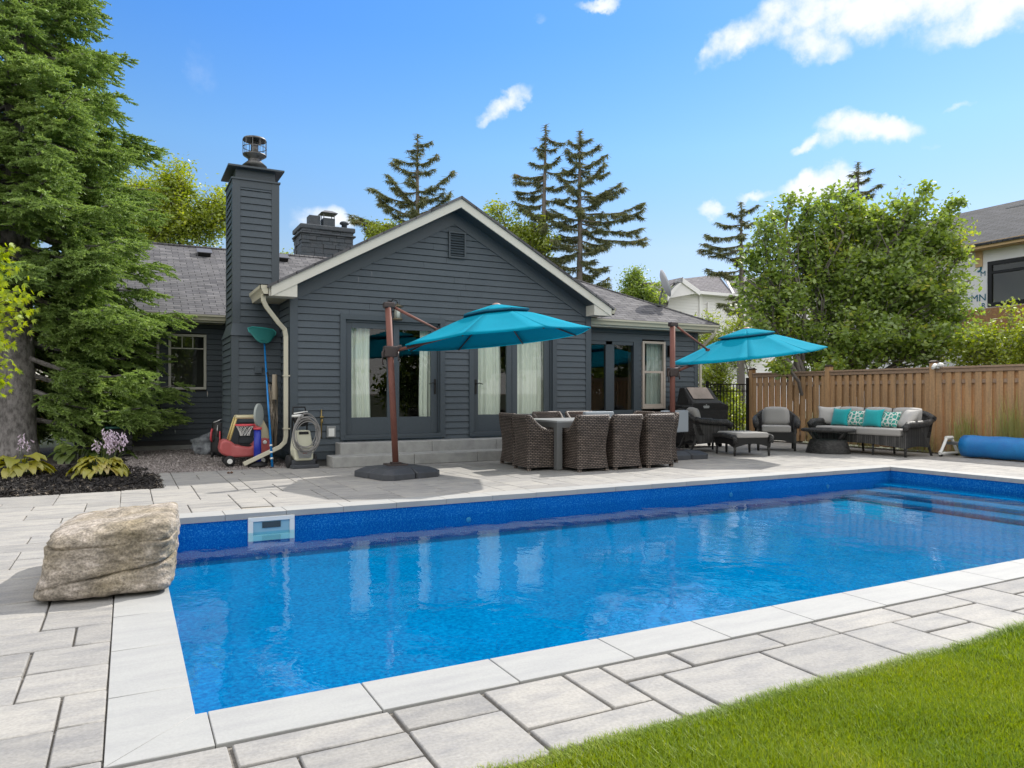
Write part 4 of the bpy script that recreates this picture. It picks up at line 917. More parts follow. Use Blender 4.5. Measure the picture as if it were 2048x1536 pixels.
    for k in range(RN):
        m.grid(lambda a, b, k=k: P(k, a, .365)+up+Vector((0, 0, -.022*b)), nn_, 1)
        m.grid(lambda a, b, k=k: P(k, a, .365)+up*(1-.95*b)+(C+Vector((0, 0, AP))-P(k, a, .365))*.12*b+Vector((0, 0, -.022*(1-b))), nn_, 1)
    m.build('vent_hem', TEALD, u)
    m = MB(); a0 = C+Vector((0, 0, AP+.09)); m.lathe(tuple(a0), [(.07, -.03), (.065, -.005), (.03, .01)], 12); m.build('finial', M('finial_tan', (.42, .26, .22), .5), u)
    for k in range(RN):
        m = MB(); a = 2*math.pi*k/RN
        m.tube([tuple(rim(a, f)-Vector((0, 0, .03))) for f in (.06, .3, .6, .985)], .011, 5); m.build('rib', POLED, u)
    return u
f1 = Vector((3.60, 10.63, 0)); c1 = Vector((5.12, 10.25, 0))
make_umbrella(f1, 'teal cantilever umbrella in front of the gable doors, seen from below', .088, -.05, 0, (c1.x-f1.x, c1.y-f1.y), 2.085, -.12, (-.05, -.22), R(15))
f2 = Vector((9.28, 11.0, 0)); c2 = Vector((11.0, 10.78, 0))
make_umbrella(f2, 'teal cantilever umbrella beside the fence, tilted so its dappled top shows', .135, -.0, 0, (c2.x-f2.x, c2.y-f2.y), 2.0, 0.0, (.0, -.05), R(0))
# ================================================================ dining set
TX0, TX1, TY0, TY1, TH = 6.04, 8.20, 9.94, 11.12, .795
tb = thing('dining_table', 'long grey metal dining table with square corner legs', 'table', ((TX0+TX1)/2, (TY0+TY1)/2, 0))
w, d = (TX1-TX0)/2, (TY1-TY0)/2
m = MB(); m.box(-w, -d, TH-.03, w, d, TH); m.build('table_top', TABT, tb, bevel=.004)
m = MB(); k = .115
m.box(-w+.005, -d+.005, TH-k, w-.005, -d+.045, TH-.031); m.box(-w+.005, d-.045, TH-k, w-.005, d-.005, TH-.031); m.box(-w+.005, -d+.045, TH-k, -w+.045, d-.045, TH-.031); m.box(w-.045, -d+.045, TH-k, w-.005, d-.045, TH-.031); m.build('apron', TABM, tb)
for sx in (-1, 1):
    for sy in (-1, 1):
        m = MB(); a, b = sx*w, sx*(w-.10); c, e = sy*d, sy*(d-.10); m.box(a, c, .015, b, e, TH-.032); m.box(a-sx*.01, c-sy*.01, 0, b+sx*.01, e+sy*.01, .015); m.build('leg', TABM, tb, bevel=.004)
def make_dining_chair(label):
    """faces +y; wicker tub with flared top, arms falling to the front"""
    c = thing('dining_chair', label, 'chair', (0, 0, 0), 0, 'brown wicker dining chairs round the grey table')
    HW, HD, T = .30, .30, .045
    # U path: front right -> back right corner -> back -> front left
    pts = []; cr = .07
    for i in range(7): pts.append((HW, HD-i*(2*HD-cr)/6))
    for i in range(1, 6): a = math.pi/2*i/6; pts.append((HW-cr+cr*math.cos(a), -HD+cr-cr*math.sin(a)))
    for i in range(7): pts.append((HW-cr-i*(2*HW-2*cr)/6, -HD))
    for i in range(1, 6): a = math.pi/2*i/6; pts.append((-HW+cr-cr*math.sin(a), -HD+cr-cr*math.cos(a)))
    for i in range(7): pts.append((-HW, -HD+cr+i*(2*HD-cr)/6))
    arc = [0]
    for p, q in zip(pts, pts[1:]): arc.append(arc[-1]+math.hypot(q[0]-p[0], q[1]-p[1]))
    def top(y):
        t_ = (y+HD)/(2*HD)
        return .86 if t_ < .06 else .86-.235*(1-(1-min(1, (t_-.06)/.62))**2)
    def scl(z): return 1-.10*math.sin(math.pi*min(1, max(0, (z-.05)/.60)))+max(0, z-.62)*.28
    def shell(ins):
        m = MB(); n = len(pts); nz_ = 12; ids = []
        for (x, y), ar in zip(pts, arc):
            tp = top(y); col = []
            for j in range(nz_+1):
                z = .05+(tp-.05)*j/nz_; s_ = scl(z); k = 1-ins/HW
                yy = y*k*s_ if y < 0 else y*(1 if ins else 1)
                xx = x*k*(s_ if y < .1 else 1+(s_-1)*.6)
                col.append(m.pt((xx, yy, z)))
            ids.append(col)
        for i in range(n-1):
            for j in range(nz_):
                z0, z1 = m.v[ids[i][j]][2], m.v[ids[i][j+1]][2]; z2, z3 = m.v[ids[i+1][j]][2], m.v[ids[i+1][j+1]][2]
                f = (ids[i][j], ids[i+1][j], ids[i+1][j+1], ids[i][j+1]); uv = [(arc[i], z0), (arc[i+1], z2), (arc[i+1], z3), (arc[i], z1)]
                m.face(f if not ins else f[::-1], uv if not ins else uv[::-1], True)
        return m, ids
    mo, ido = shell(0); mi, idi = shell(T)
    off = len(mo.v); mo.v += mi.v; mo.f += [tuple(i+off for i in f) for f in mi.f]; mo.uv += mi.uv; mo.sm += mi.sm
    for i in range(len(pts)-1): mo.face((ido[i][-1], ido[i+1][-1], idi[i+1][-1]+off, idi[i][-1]+off), [(arc[i], 0), (arc[i+1], 0), (arc[i+1], .045), (arc[i], .045)], True)
    for e in (0, -1):
        for j in range(12): mo.face((ido[e][j], ido[e][j+1], idi[e][j+1]+off, idi[e][j]+off), [(0, j*.05), (0, j*.05+.05), (.045, j*.05+.05), (.045, j*.05)])
    mo.build('wicker_shell', WICK, c)
    m = MB(); path = [((Vector(mo.v[ido[i][-1]])+Vector(mi.v[idi[i][-1]]))/2+Vector((0, 0, .004))) for i in range(len(pts))]
    path.append(path[-1]+Vector((0, .015, -.02))); path.insert(0, path[0]+Vector((0, .015, -.02))); m.tube(path, .031, 7); m.build('rim', WICKR, c)
    m = MB(); uvb = MB(); m.box(-HW+.04, -HD+.06, .07, HW-.04, HD-.005, .40); m.build('seat_box', WICK, c, bevel=.01)
    m = MB(); m.box(-HW+.045, -HD+.06, .40, HW-.045, HD-.01, .47); m.build('seat_cushion', CUSH, c, bevel=.025, seg=3)
    for sx in (-1, 1):
        for sy in (-1, 1): q = MB(); q.box(sx*.28, sy*.28, 0, sx*.225, sy*.225, .055); q.build('foot', WICKR, c)
    return c
spots = [(6.50, 9.86, 0, 'wicker dining chair nearest the near table leg, its back to the pool'),
         (7.155, 9.86, 0, 'middle wicker chair of the three backing onto the pool'),
         (7.83, 9.87, 0, 'wicker chair backing onto the pool at the end nearest the armchairs'),
         (5.90, 10.36, -90, 'wicker chair at the table end beside the umbrella, near the corner leg'),
         (6.08, 11.20, -90, 'wicker chair at the table end nearest the steps, half hidden behind its neighbour'),
         (7.00, 11.62, 180, 'wicker chair on the house side below the middle of the canopy'),
         (7.72, 11.62, 180, 'wicker chair on the house side with a blue-grey cushion stood on it'),
         (8.40, 10.42, 90, 'wicker chair at the table end nearest the armchairs, back to the fence'),
         (8.46, 11.14, 90, 'wicker chair at the far table end with a pale cushion stood on it')]
ch0 = make_dining_chair(spots[0][3]); ch0.location = (spots[0][0], spots[0][1], 0)
jr = random.Random(2)
for x, y, a, lab in spots[1:]: dup(ch0, (x, y, 0), R(a+jr.uniform(-4, 4)), lab)
def stand_cushion(p, sz, rz, tilt, lab):
    m = MB(); m.T = Matrix.Rotation(tilt, 4, 'X'); m.box(-sz[0]/2, -sz[1]/2, 0, sz[0]/2, sz[1]/2, sz[2]); o = m.build('seat_cushion', CUSHB, bevel=.025, seg=3); o.location = p; o.rotation_euler = (0, 0, rz); tag(o, lab, 'cushion', 'blue-grey cushions stood on chairs')
a = WY(1168, 829, 11.45); b = WY(1225, 829, 11.45)
stand_cushion(((a.x+b.x)/2, 11.45, .47), (b.x-a.x, .12, .42), 0, 0, 'blue-grey box cushion standing behind the middle of the table')
a = WY(1322, 830, 11.1); b = WY(1378, 830, 11.1)
stand_cushion(((a.x+b.x)/2, 11.12, .47), (b.x-a.x, .12, .43), R(8), 0, 'blue-grey box cushion standing on the chair at the far table end')
# coral ball lying on the chair behind its cushion
m = MB(); m.lathe((0, 0, 0), [(.19*math.sin(math.pi*i/12)+.001, -.19*math.cos(math.pi*i/12)) for i in range(13)], 20); o = m.build('beach_ball', M('coral_plastic', (.75, .12, .11), .4)); p = WY(1187, 826, 11.71); o.location = (p.x, 11.71, .665)
tag(o, 'coral pink ball peeping over the far side of the table', 'ball')
# ================================================================ lounge set
def pillow(name, mat, w, h, t, parent=None, pinch=.14, sub=0):
    """cushion standing in xz, thickness along y"""
    m = MB(); n = 12
    def F(s):
        def f(u, v):
            a, b = 2*u-1, 2*v-1; e = (1-abs(a)**2.6)*(1-abs(b)**2.6)
            k = 1-pinch*(1-abs(b)**2)*abs(a)**3; k2 = 1-pinch*(1-abs(a)**2)*abs(b)**3
            return (a*w/2*k, s*t/2*max(0, e)**.55, h/2+b*h/2*k2)
        return f
    m.grid(F(1), n, n, flip=True); m.grid(F(-1), n, n)
    return m.build(name, mat, parent, merge=True)
def lounge(name, label, cat, W, group=None, seats=1, rolled=True, backh=.86, D=.78):
    """faces -y, centred; arms, arched apron, rounded back"""
    c = thing(name, label, cat, (0, 0, 0), 0, group); hw, hd = W/2, D/2; AW = .12
    m = MB(); n = 14
    for y in (-hd+.03, hd-.12):
        pts = [(-hw+.03, y, .40)]+[(-hw+.05+(W-.10)*i/n, y, .17+.06*math.sin(math.pi*i/n)) for i in range(n+1)]+[(hw-.03, y, .40)]
        m.prism(pts, (0, .03, 0))
    m.box(-hw+.03, -hd+.06, .34, hw-.03, hd-.09, .40); 
    fr_ = m.build('seat_frame', WICKD, c)
    for s in (-1, 1):
        m = MB()                                             # side panel, arched below, wide at the top
        pts = [(s*(hw-.02), -hd+.02, .17), (s*(hw-.02), -hd+.02, .58), (s*(hw-.02), 0, .60), (s*(hw-.0), hd-.08, .64), (s*(hw-.02), hd+.02, .60), (s*(hw-.02), hd-.1, .17)]+[(s*(hw-.02), -hd+.05+(D-.2)*(1-i/6), .17+.03*math.sin(math.pi*i/6)) for i in range(1, 6)]
        m.prism(pts, (-s*.05, 0, 0)); 
        path = [(s*(hw-.01), -hd+.0, .50), (s*(hw+.0), -hd-.02, .58), (s*(hw+.0), -hd+.06, .625), (s*(hw+.0), 0, .635), (s*(hw+.01), hd-.15, .66), (s*(hw-.0), hd-.03, .70)]
        m.tube(path, [.05, .062, .068, .066, .062, .05], 10); m.build('arm', WICKD, c)
    # back shell: curved in plan and round-topped, rolled outward
    m = MB()
    def bk(o):
        def f(u, v):
            a = 2*u-1; x = a*(hw+.02); yb = hd-.06-.16*abs(a)**3.2*(1 if seats == 1 else .8)
            tp = backh-(.20*abs(a)**3 if seats == 1 else .14*abs(a)**5); z = .36+(tp-.36)*v
            return (x, yb+.14*v+o, z)
        return f
    m.grid(bk(0), 20, 8, uvs=(W+.2, .5)); m.grid(bk(.05), 20, 8, uvs=(W+.2, .5), flip=True); m.build('back', WICKD, c)
    m = MB(); f = bk(.03); m.tube([Vector(f(u/24, 1))+Vector((0, .02, 0)) for u in range(25)], .05 if seats == 1 else .065, 10); m.build('back_roll', WICKD, c)
    for sx in (-1, 1):
        m = MB(); m.tube([(sx*(hw-.05), -hd+.05, .36), (sx*(hw-.05), -hd+.05, 0)], [.032, .024], 8); m.build('leg', WICKD, c)
        m = MB(); m.tube([(sx*(hw-.06), hd-.12, .36), (sx*(hw-.06), hd+.06, 0)], [.03, .022], 8); m.build('leg', WICKD, c)
    if seats > 1:
        for x in (-.35, .35): m = MB(); m.tube([(x, -hd+.06, .22), (x, -hd+.06, 0)], .022, 8); m.build('leg', WICKD, c); m = MB(); m.tube([(x, hd-.14, .3), (x, hd-.10, 0)], .022, 8); m.build('leg', WICKD, c)
    ns = 1 if seats == 1 else 2; cw = (W-2*AW)/ns
    for i in range(ns):
        m = MB(); x0 = -hw+AW+i*cw; m.box(x0+.004, -hd-.01, .40, x0+cw-.004, hd-.2, .54); m.build('seat_cushion', CUSH, c, bevel=.035, seg=4)
    nb = seats; cw = (W-2*AW-.02)/nb
    for i in range(nb):
        m = MB(); x0 = -hw+AW+.01+i*cw; hh = .42 if seats == 1 else .43
        m.T = Matrix.Translation((x0+cw/2, hd-.20, .53)) @ Matrix.Rotation(R(-13), 4, 'X')
        n = 10
        def F(s):
            def f(u, v):
                a, b = 2*u-1, 2*v-1; e = max(0, (1-abs(a)**5)*(1-abs(b)**5))**.5
                rx = 1-.22*max(0, b)**3*(1 if seats == 1 else .3); return (a*cw/2*rx, s*.085*e, hh/2+b*hh/2*(1-.10*abs(a)**3*(b > 0)))
            return f
        m.grid(F(1), n, n, flip=True); m.grid(F(-1), n, n); m.build('back_cushion', CUSH, c, merge=True)
    return c
def face(v): return math.atan2(v[1], v[0])+math.pi/2        # rotation that turns -y towards v
sofa = lounge('wicker_sofa', 'dark wicker sofa with grey cushions against the wooden fence', 'sofa', 2.16, None, 3, D=.86)
SC_, sdir = Vector((13.56, 9.93, 0)), (-1, -.03); sofa.location = SC_; sofa.rotation_euler[2] = face(sdir)
a1 = lounge('wicker_armchair', 'dark wicker armchair facing the pool between ottoman and fence', 'armchair', .84, 'wicker armchairs by the fence'); a1.location = (12.55, 11.45, 0); a1.rotation_euler[2] = face((-.72, -.69))
dup(a1, (10.95, 11.95, 0), face((.93, -.36)), 'dark wicker armchair seen side-on beside the umbrella pole')
def put(o, x, y, z, rz, rx, lab, cat='throw pillow', g='throw pillows on the sofa'):
    o.location = (x, y, z); o.rotation_euler = (rx, 0, rz); tag(o, lab, cat, g)
S_ = Matrix.Translation(SC_) @ Matrix.Rotation(face(sdir), 4, 'Z')
def onsofa(lx, ly, z, rz, rx, mat, w, h, lab):
    p = S_ @ Vector((lx, ly, 0)); put(pillow('throw_pillow', mat, w, h, .17), p.x, p.y, z, face(sdir)+rz, rx, lab)
TLT = R(-16)
onsofa(-.98, .02, .535, R(25), TLT, CUSHL, .48, .44, 'pale grey throw pillow in the far corner of the sofa')
onsofa(-.66, -.05, .535, R(-4), TLT, TURQ, .46, .40, 'turquoise pillow between the pale corner pillow and a patterned one')
onsofa(-.30, -.02, .535, R(3), TLT, PATT, .44, .36, 'green patterned pillow between the two turquoise pillows')
onsofa(.10, -.06, .535, R(-3), TLT, TURQ, .46, .40, 'turquoise pillow in the middle of the sofa')
onsofa(.44, -.04, .535, R(-10), R(-24), PATT, .44, .37, 'green patterned pillow next to the big slumped pale pillow')
onsofa(.74, -.05, .54, R(-30), R(-34), CUSHL, .52, .46, 'big slumped pale pillow against the sofa arm nearest the pool')
# ottoman
ot = thing('ottoman', 'dark wicker ottoman with a grey cushion in front of the armchairs', 'ottoman', (10.98, 10.88, 0), R(-16))
ow = .40; m = MB(); n = 10
for (a, b) in (((-ow, -ow), (ow, -ow)), ((ow, -ow), (ow, ow)), ((ow, ow), (-ow, ow)), ((-ow, ow), (-ow, -ow))):
    a, b = Vector((*a, 0)), Vector((*b, 0)); nrm = Vector((b.y-a.y, -(b.x-a.x), 0)).normalized()
    pts = [a+Vector((0, 0, .37))]+[a+(b-a)*(.03+.94*i/n)+Vector((0, 0, .17+.07*math.sin(math.pi*i/n))) for i in range(n+1)]+[b+Vector((0, 0, .37))]
    m.prism(pts, -nrm*.03)
m.build('frame', WICKD, ot)
for s in (-1, 1): m = MB(); m.tube([(s*(ow-.02), -ow-.02, .26), (s*(ow-.0), -ow-.02, .37), (s*(ow-.0), 0, .40), (s*(ow-.0), ow+.02, .37), (s*(ow-.02), ow+.02, .26)], .05, 8); m.build('side_roll', WICKD, ot)
m = MB(); m.box(-ow+.05, -ow-.01, .35, ow-.05, ow+.01, .46); m.build('cushion', CUSH, ot, bevel=.035, seg=4)
for sx in (-1, 1):
    for sy in (-1, 1): m = MB(); m.tube([(sx*(ow-.04), sy*(ow-.04), .25), (sx*(ow-.03), sy*(ow-.03), 0)], [.03, .022], 8); m.build('leg', WICKD, ot)
# coffee table
ctp = G(1656, 906); ct = thing('coffee_table', 'oval glass-topped wicker coffee table on a flared drum base', 'table', (ctp.x, ctp.y, 0), R(-62))
m = MB(); m.lathe((0, 0, 0), [(.43, 0), (.44, .02), (.36, .26), (.34, .28)], 32, sx=1.0, sy=.72); m.build('drum_base', WICKD, ct)
for a in (.6, 2.5, 3.75, 5.65): m = MB(); m.tube([(.26*math.cos(a), .18*math.sin(a), .26), (.42*math.cos(a), .27*math.sin(a), .46)], .028, 8); m.build('splayed_leg', WICKD, ct)
m = MB(); P_ = [Vector((.50*math.cos(t_*math.pi/18), .34*math.sin(t_*math.pi/18), .475)) for t_ in range(37)]; m.tube(P_, .032, 8, cap=False); m.build('top_rim', WICKD, ct)
m = MB(); m.lathe((0, 0, 0), [(.48, .478), (.485, .490)], 36, sy=.68); m.build('glass_top', GLTOP, ct)
# solar cover reel
RLX, RLY = 14.28, 8.72; rl = thing('solar_cover_reel', 'long roll of blue solar pool cover on white end stands', 'pool cover', (RLX, RLY, 0), 0)
m = MB(); r9 = random.Random(4); prof = []; L_ = 6.0
ring = []
for i in range(41):
    y = -.32-i*L_/40; rr = .205+.006*math.sin(i*1.7); ring.append([m.pt((rr*(1+.03*math.sin(3*a_+i*.4))*math.cos(a_)+.01*math.sin(i*.7), y, .225+rr*(1+.02*math.sin(2*a_))*math.sin(a_)*(1 if math.sin(a_) > 0 else 1.02))) for a_ in [2*math.pi*k/28 for k in range(28)]])
for i in range(40):
    for k in range(28): m.face((ring[i][k], ring[i][(k+1) % 28], ring[i+1][(k+1) % 28], ring[i+1][k]), None, True)
m.face(ring[0]); m.face(ring[-1]); m.build('cover_roll', BUBBLE, rl)
m = MB(); m.tube([(0, .02, .26), (0, -L_-.7, .26)], .035, 10); m.build('reel_tube', M('reel_aluminium', (.5, .5, .5), .35, .9), rl)
for y in (-.02, -L_-.6):
    m = MB(); 
    for s in (-1, 1): m.tube([(s*.30, y, .07), (s*.24, y, .12), (s*.075, y, .36)], [.035, .03, .032], 6)
    m.tube([(-.30, y, .06), (.30, y, .06)], .03, 6); m.tube([(-.10, y, .36), (.10, y, .36)], .042, 6); m.build('end_stand', WHITEP, rl, bevel=.006)
    for s in (-1, 1): q = MB(); q.T = Matrix.Translation((s*.26, y, .035)) @ Matrix.Rotation(R(90), 4, 'X'); q.lathe((0, 0, 0), [(.035, -.02), (.035, .02)], 12); q.build('caster', DARKM, rl)
# ================================================================ barbecue under its cover
bb = thing('covered_barbecue', 'barbecue under a black fitted cover against the recessed wall', 'barbecue', (11.62, 12.88, 0), 0)
m = MB()
pf = [(-.26, .12), (-.28, .85), (-.30, 1.02), (-.20, 1.10), (.04, 1.36), (.20, 1.36), (.27, 1.05), (.28, .12)]   # y, z profile
for i in range(1): pass
cols = []
for x, kz, ky in ((-.70, .80, .85), (-.66, .80, .95), (-.44, .80, 1), (-.38, 1, 1), (0, 1, 1), (.30, 1, 1), (.40, .97, 1), (.58, .84, 1), (.66, .80, .95), (.69, .80, .85)):
    cols.append([m.pt((x+(.03 if z < .3 else 0)*(-1 if x < 0 else 1)*-1, y*ky, (z if z < .95 else .95+(z-.95)*(1 if kz > .9 else (.05 if kz < .83 else .35))))) for y, z in pf])
for i in range(len(cols)-1):
    for j in range(len(pf)-1): m.face((cols[i][j], cols[i+1][j], cols[i+1][j+1], cols[i][j+1]), None, False)
m.face(cols[0]); m.face(cols[-1][::-1]); cv_ = m.build('cover', COVER, bb, bevel=.02, seg=3)
m = MB(); m.prism([(-.32, -.205, 1.112), (.28, -.205, 1.112), (.28, .03, 1.368), (-.32, .03, 1.368)], (0, -.004, .003)); m.build('faded_panel', M('sun_faded_vinyl', (.36, .29, .25), .6, var=(4, (.25, .21, .18), .4, .7)), bb)
m = MB(); lx, lz = -.02, .93; yv = -.293
m.prism([(lx-.02, yv, lz+.035), (lx+.02, yv, lz+.035), (lx, yv, lz+.075)], (0, -.003, 0)); m.prism([(lx-.10, yv, lz), (lx+.10, yv, lz), (lx+.08, yv, lz+.025), (lx-.08, yv, lz+.025)], (0, -.003, 0))
m.prism([(lx-.075, yv, lz-.03), (lx+.075, yv, lz-.03), (lx+.085, yv, lz-.008), (lx-.085, yv, lz-.008)], (0, -.003, 0)); m.build('printed_emblem', M('emblem_grey', (.45, .46, .45), .5), bb)
for sx in (-1, 1):
    for sy in (-1, 1): m = MB(); m.T = Matrix.Translation((sx*.5, sy*.18, .05)) @ Matrix.Rotation(R(90), 4, 'Y'); m.lathe((0, 0, 0), [(.05, -.015), (.05, .015)], 12); m.build('caster', DARKM, bb)
# ================================================================ things by the clad chimney
# --- toy car
tc_ = thing('toy_car', 'faded red ride-on toy car with yellow pillars and roof', 'toy car', (1.78, 13.22, 0), R(178))
m = MB(); prof = [(-.40, .22), (-.42, .30), (-.40, .42), (-.33, .46), (-.24, .43), (-.16, .36), (.06, .32), (.14, .37), (.20, .46), (.30, .50), (.37, .46), (.43, .38), (.43, .30), (.40, .20), (.25, .16), (-.25, .15)]
prof = [(-x, z) for x, z in prof]
m.prism([(x, -.23, z) for x, z in prof], (0, .46, 0)); m.build('body', REDP, tc_, bevel=.05, seg=4)
m = MB(); m.box(-.14, -.15, .33, .10, .15, .345); m.build('seat', BLACK, tc_)
m = MB(); m.prism([(-.16, -.22, .45), (-.38, -.22, .45), (-.36, -.22, .62), (-.28, -.22, .78), (-.18, -.22, .84), (-.16, -.22, .80), (-.20, -.22, .66)], (0, .44, 0)); m.build('rear_pillar', TANP, tc_, bevel=.03, seg=3)
m = MB(); m.box(-.26, -.22, .80, .16, .22, .86); m.build('roof', M('pale_yellow_plastic', (.58, .52, .33), .5), tc_, bevel=.028, seg=3)
for s in (-1, 1): m = MB(); m.tube([(.15, s*.18, .82), (.26, s*.19, .44)], .018, 8); m.build('windscreen_pillar', YELP, tc_)
m = MB(); m.T = Matrix.Translation((-.30, .235, .40)) @ Matrix.Rotation(R(-90), 4, 'X'); m.lathe((0, 0, 0), [(.035, 0), (.034, .012), (.02, .016)], 14); m.build('fuel_cap', WHITEP, tc_)
for sx, sy in ((1, 1), (1, -1), (-1, 1), (-1, -1)):
    m = MB(); m.T = Matrix.Translation((sx*.26, sy*.22, .095)) @ Matrix.Rotation(R(90), 4, 'X'); m.lathe((0, 0, 0), [(.05, -.045), (.09, -.04), (.095, 0), (.09, .04), (.05, .045)], 18); w_ = m.build('wheel', BLACK, tc_)
    m = MB(); m.T = Matrix.Translation((sx*.26, sy*(.22+.043), .095)) @ Matrix.Rotation(R(90), 4, 'X'); m.lathe((0, 0, 0), [(.04, -.01), (.045, 0), (.04, .01)], 14); m.build('hub', WHITEP, w_)
# --- toy hoop
hp = thing('toy_basketball_hoop', 'toy basketball hoop on a blue post in front of the toy car', 'toy hoop', (WY(515, 900, 12.86).x, 12.86, 0), 0)
m = MB(); m.tube([(0, 0, .05), (0, 0, .63)], [.062, .058], 14); m.build('post', BLUEP, hp)
m = MB(); m.lathe((0, 0, 0), [(.16, 0), (.16, .04), (.07, .09)], 18); m.build('base', BLACK, hp)
m = MB(); m.lathe((0, 0, 0), [(.07, .62), (.072, .66)], 14); m.build('collar', PINKR, hp)
m = MB(); pts = []
for i in range(24):
    a = 2*math.pi*i/24; pts.append((.0, .17*math.cos(a), .86+.20*math.sin(a)*(1.0 if math.sin(a) > 0 else .92)))
m.T = Matrix.Rotation(R(-32), 4, 'Z'); m.prism(pts, (.04, 0, 0)); m.build('backboard', M('chalky_white_plastic', (.33, .36, .34), .6), hp, bevel=.01)
m = MB(); m.T = Matrix.Rotation(R(-14), 4, 'Z'); m.tube([(-.20+.15*math.cos(2*math.pi*i/20), .15*math.sin(2*math.pi*i/20), .70) for i in range(21)], .016, 6); m.box(-.06, -.04, .67, .02, .04, .72); m.build('rim', PINKR, hp)
m = MB(); m.T = Matrix.Rotation(R(-14), 4, 'Z')
for i in range(10):
    for s in (-1, 1):
        a0 = 2*math.pi*i/10; m.tube([(-.20+r_*math.cos(a0+s*k*.35), r_*math.sin(a0+s*k*.35), .69-k*.055) for k, r_ in enumerate((.14, .11, .085, .075))], .0035, 4)
m.build('net', WHITEP, hp)
# --- pool net leaning on the chimney
nt0 = Vector((2.14, 12.66, 0)); nt1 = Vector((WY(528, 672, 13.5).x, 13.5, WY(528, 672, 13.5).z))
pn = thing('pool_net', 'teal leaf net on a long blue pole leaning on the chimney', 'pool net', nt0)
m = MB(); d_ = nt1-nt0; m.tube([(0, 0, 0), tuple(d_)], [.021, .015], 8); m.build('telescopic_pole', NETB, pn)
m = MB()
for f in (.10, .15, .055): m.tube([tuple(d_*f), tuple(d_*(f+.012))], .027, 8)
m.build('clamp', WHITEP, pn)
m = MB(); X_ = d_.cross(Vector((0, 0, 1))).normalized(); X_ = Vector((1, .12, .0)).normalized(); Y_ = Vector((.05, .25, .95)).normalized(); fr_pts = []
shape = [(0, 0), (-.18, .02), (-.26, .07), (-.28, .13), (-.20, .16), (0, .15), (.16, .13), (.21, .08), (.20, .03), (.1, .0), (0, 0)]
fr_pts = [d_+X_*a+Y_*b for a, b in shape]; m.tube(fr_pts, .011, 6, cap=False); m.build('net_frame', M('net_frame_teal', (.03, .30, .28), .4), pn)
m = MB(); cN = sum(fr_pts[:-1], Vector())/10; dn_ = Vector((0, -.10, -.16))
m.grid(lambda u, v: tuple((fr_pts[min(9, int(u*10))].lerp(fr_pts[min(10, int(u*10)+1)], u*10-int(u*10)) if u < 1 else fr_pts[10]).lerp(cN+dn_, v**.8)+dn_*.9*math.sin(v*math.pi)*.6), 20, 6)
NETM = M('teal_mesh_fabric', (.01, .15, .14), .7)
m.build('net_bag', NETM, pn, merge=True)
# --- garden hose coil hanging on the wing's side wall
hs_ = thing('garden_hose', 'grey-brown garden hose hung in long loops beside the downspout', 'hose', (2.33, 13.28, 0), 0)
m = MB(); r3 = random.Random(9)
for k in range(9):
    y0 = r3.uniform(-.10, .10); dx = -.03-.012*k; lo = r3.uniform(.15, .55); wd_ = r3.uniform(.07, .16); P_ = []
    for i in range(25):
        a = 2*math.pi*i/24; P_.append((dx-.03*math.sin(a*2+k), y0*.3+wd_*math.sin(a)*(1.2 if math.cos(a) < 0 else .6), (lo+1.42)/2+(1.42-lo)/2*math.cos(a)))
    m.tube(P_, .009, 5, cap=False)
m.build('hose_loops', M('hose_rubber', (.25, .21, .165), .6), hs_)
m = MB(); m.tube([(-.02, -.04, 1.38), (-.16, -.06, 1.42), (-.18, -.06, 1.60)], .018, 6); m.build('hanger', DARKM, hs_)
m = MB(); m.tube([(-.07, -.15, 1.12), (-.07, -.15, 1.56)], [.05, .045], 8); m.build('nozzle_holder', M('taupe_plastic', (.32, .27, .20), .5), hs_, bevel=.01)
# --- pressure washer
pw = thing('pressure_washer', 'cream pressure washer draped with coiled grey hose', 'pressure washer', (2.56, 12.36, 0), R(8))
m = MB(); m.prism([(-.15, -.14, .12), (.15, -.14, .12), (.17, -.12, .30), (.12, -.09, .62), (-.12, -.09, .62), (-.17, -.12, .30)], (0, .22, 0)); m.build('body', CREAMP, pw, bevel=.035, seg=4)
m = MB(); m.prism([(-.10, -.150, .17), (.10, -.150, .17), (.13, -.137, .30), (-.13, -.137, .30)], (0, -.010, 0)); m.build('front_panel', GREYP, pw, bevel=.004)
m = MB(); m.box(-.035, -.166, .245, .035, -.160, .262); m.build('badge', M('badge_red', (.35, .03, .03), .5), pw)
m = MB(); m.box(-.08, -.105, .555, .08, -.085, .60); m.build('grip_recess', BLACK, pw)
m = MB(); m.box(-.22, -.22, .0, .22, .12, .06); m.box(-.2, -.10, .05, .2, .1, .14); m.build('chassis', BASEP, pw, bevel=.012)
for s in (-1, 1): m = MB(); m.T = Matrix.Translation((s*.21, .02, .11)) @ Matrix.Rotation(R(90), 4, 'Y'); m.lathe((0, 0, 0), [(.07, -.03), (.11, -.025), (.11, .025), (.07, .03)], 18); m.build('wheel', BLACK, pw)
m = MB(); m.tube([(-.13, .08, .5), (-.13, .09, .80), (-.11, .10, 1.0), (.09, .10, 1.0), (.12, .09, .85), (.12, .08, .5)], .014, 8); m.build('handle', DARKM, pw)
m = MB(); m.T = Matrix.Translation((.0, .02, .80)) @ Matrix.Rotation(R(90), 4, 'X'); m.lathe((0, 0, 0), [(.09, -.07), (.12, -.06), (.12, .06), (.09, .07)], 16); m.build('hose_drum', DARKM, pw)
m = MB(); r4 = random.Random(3)
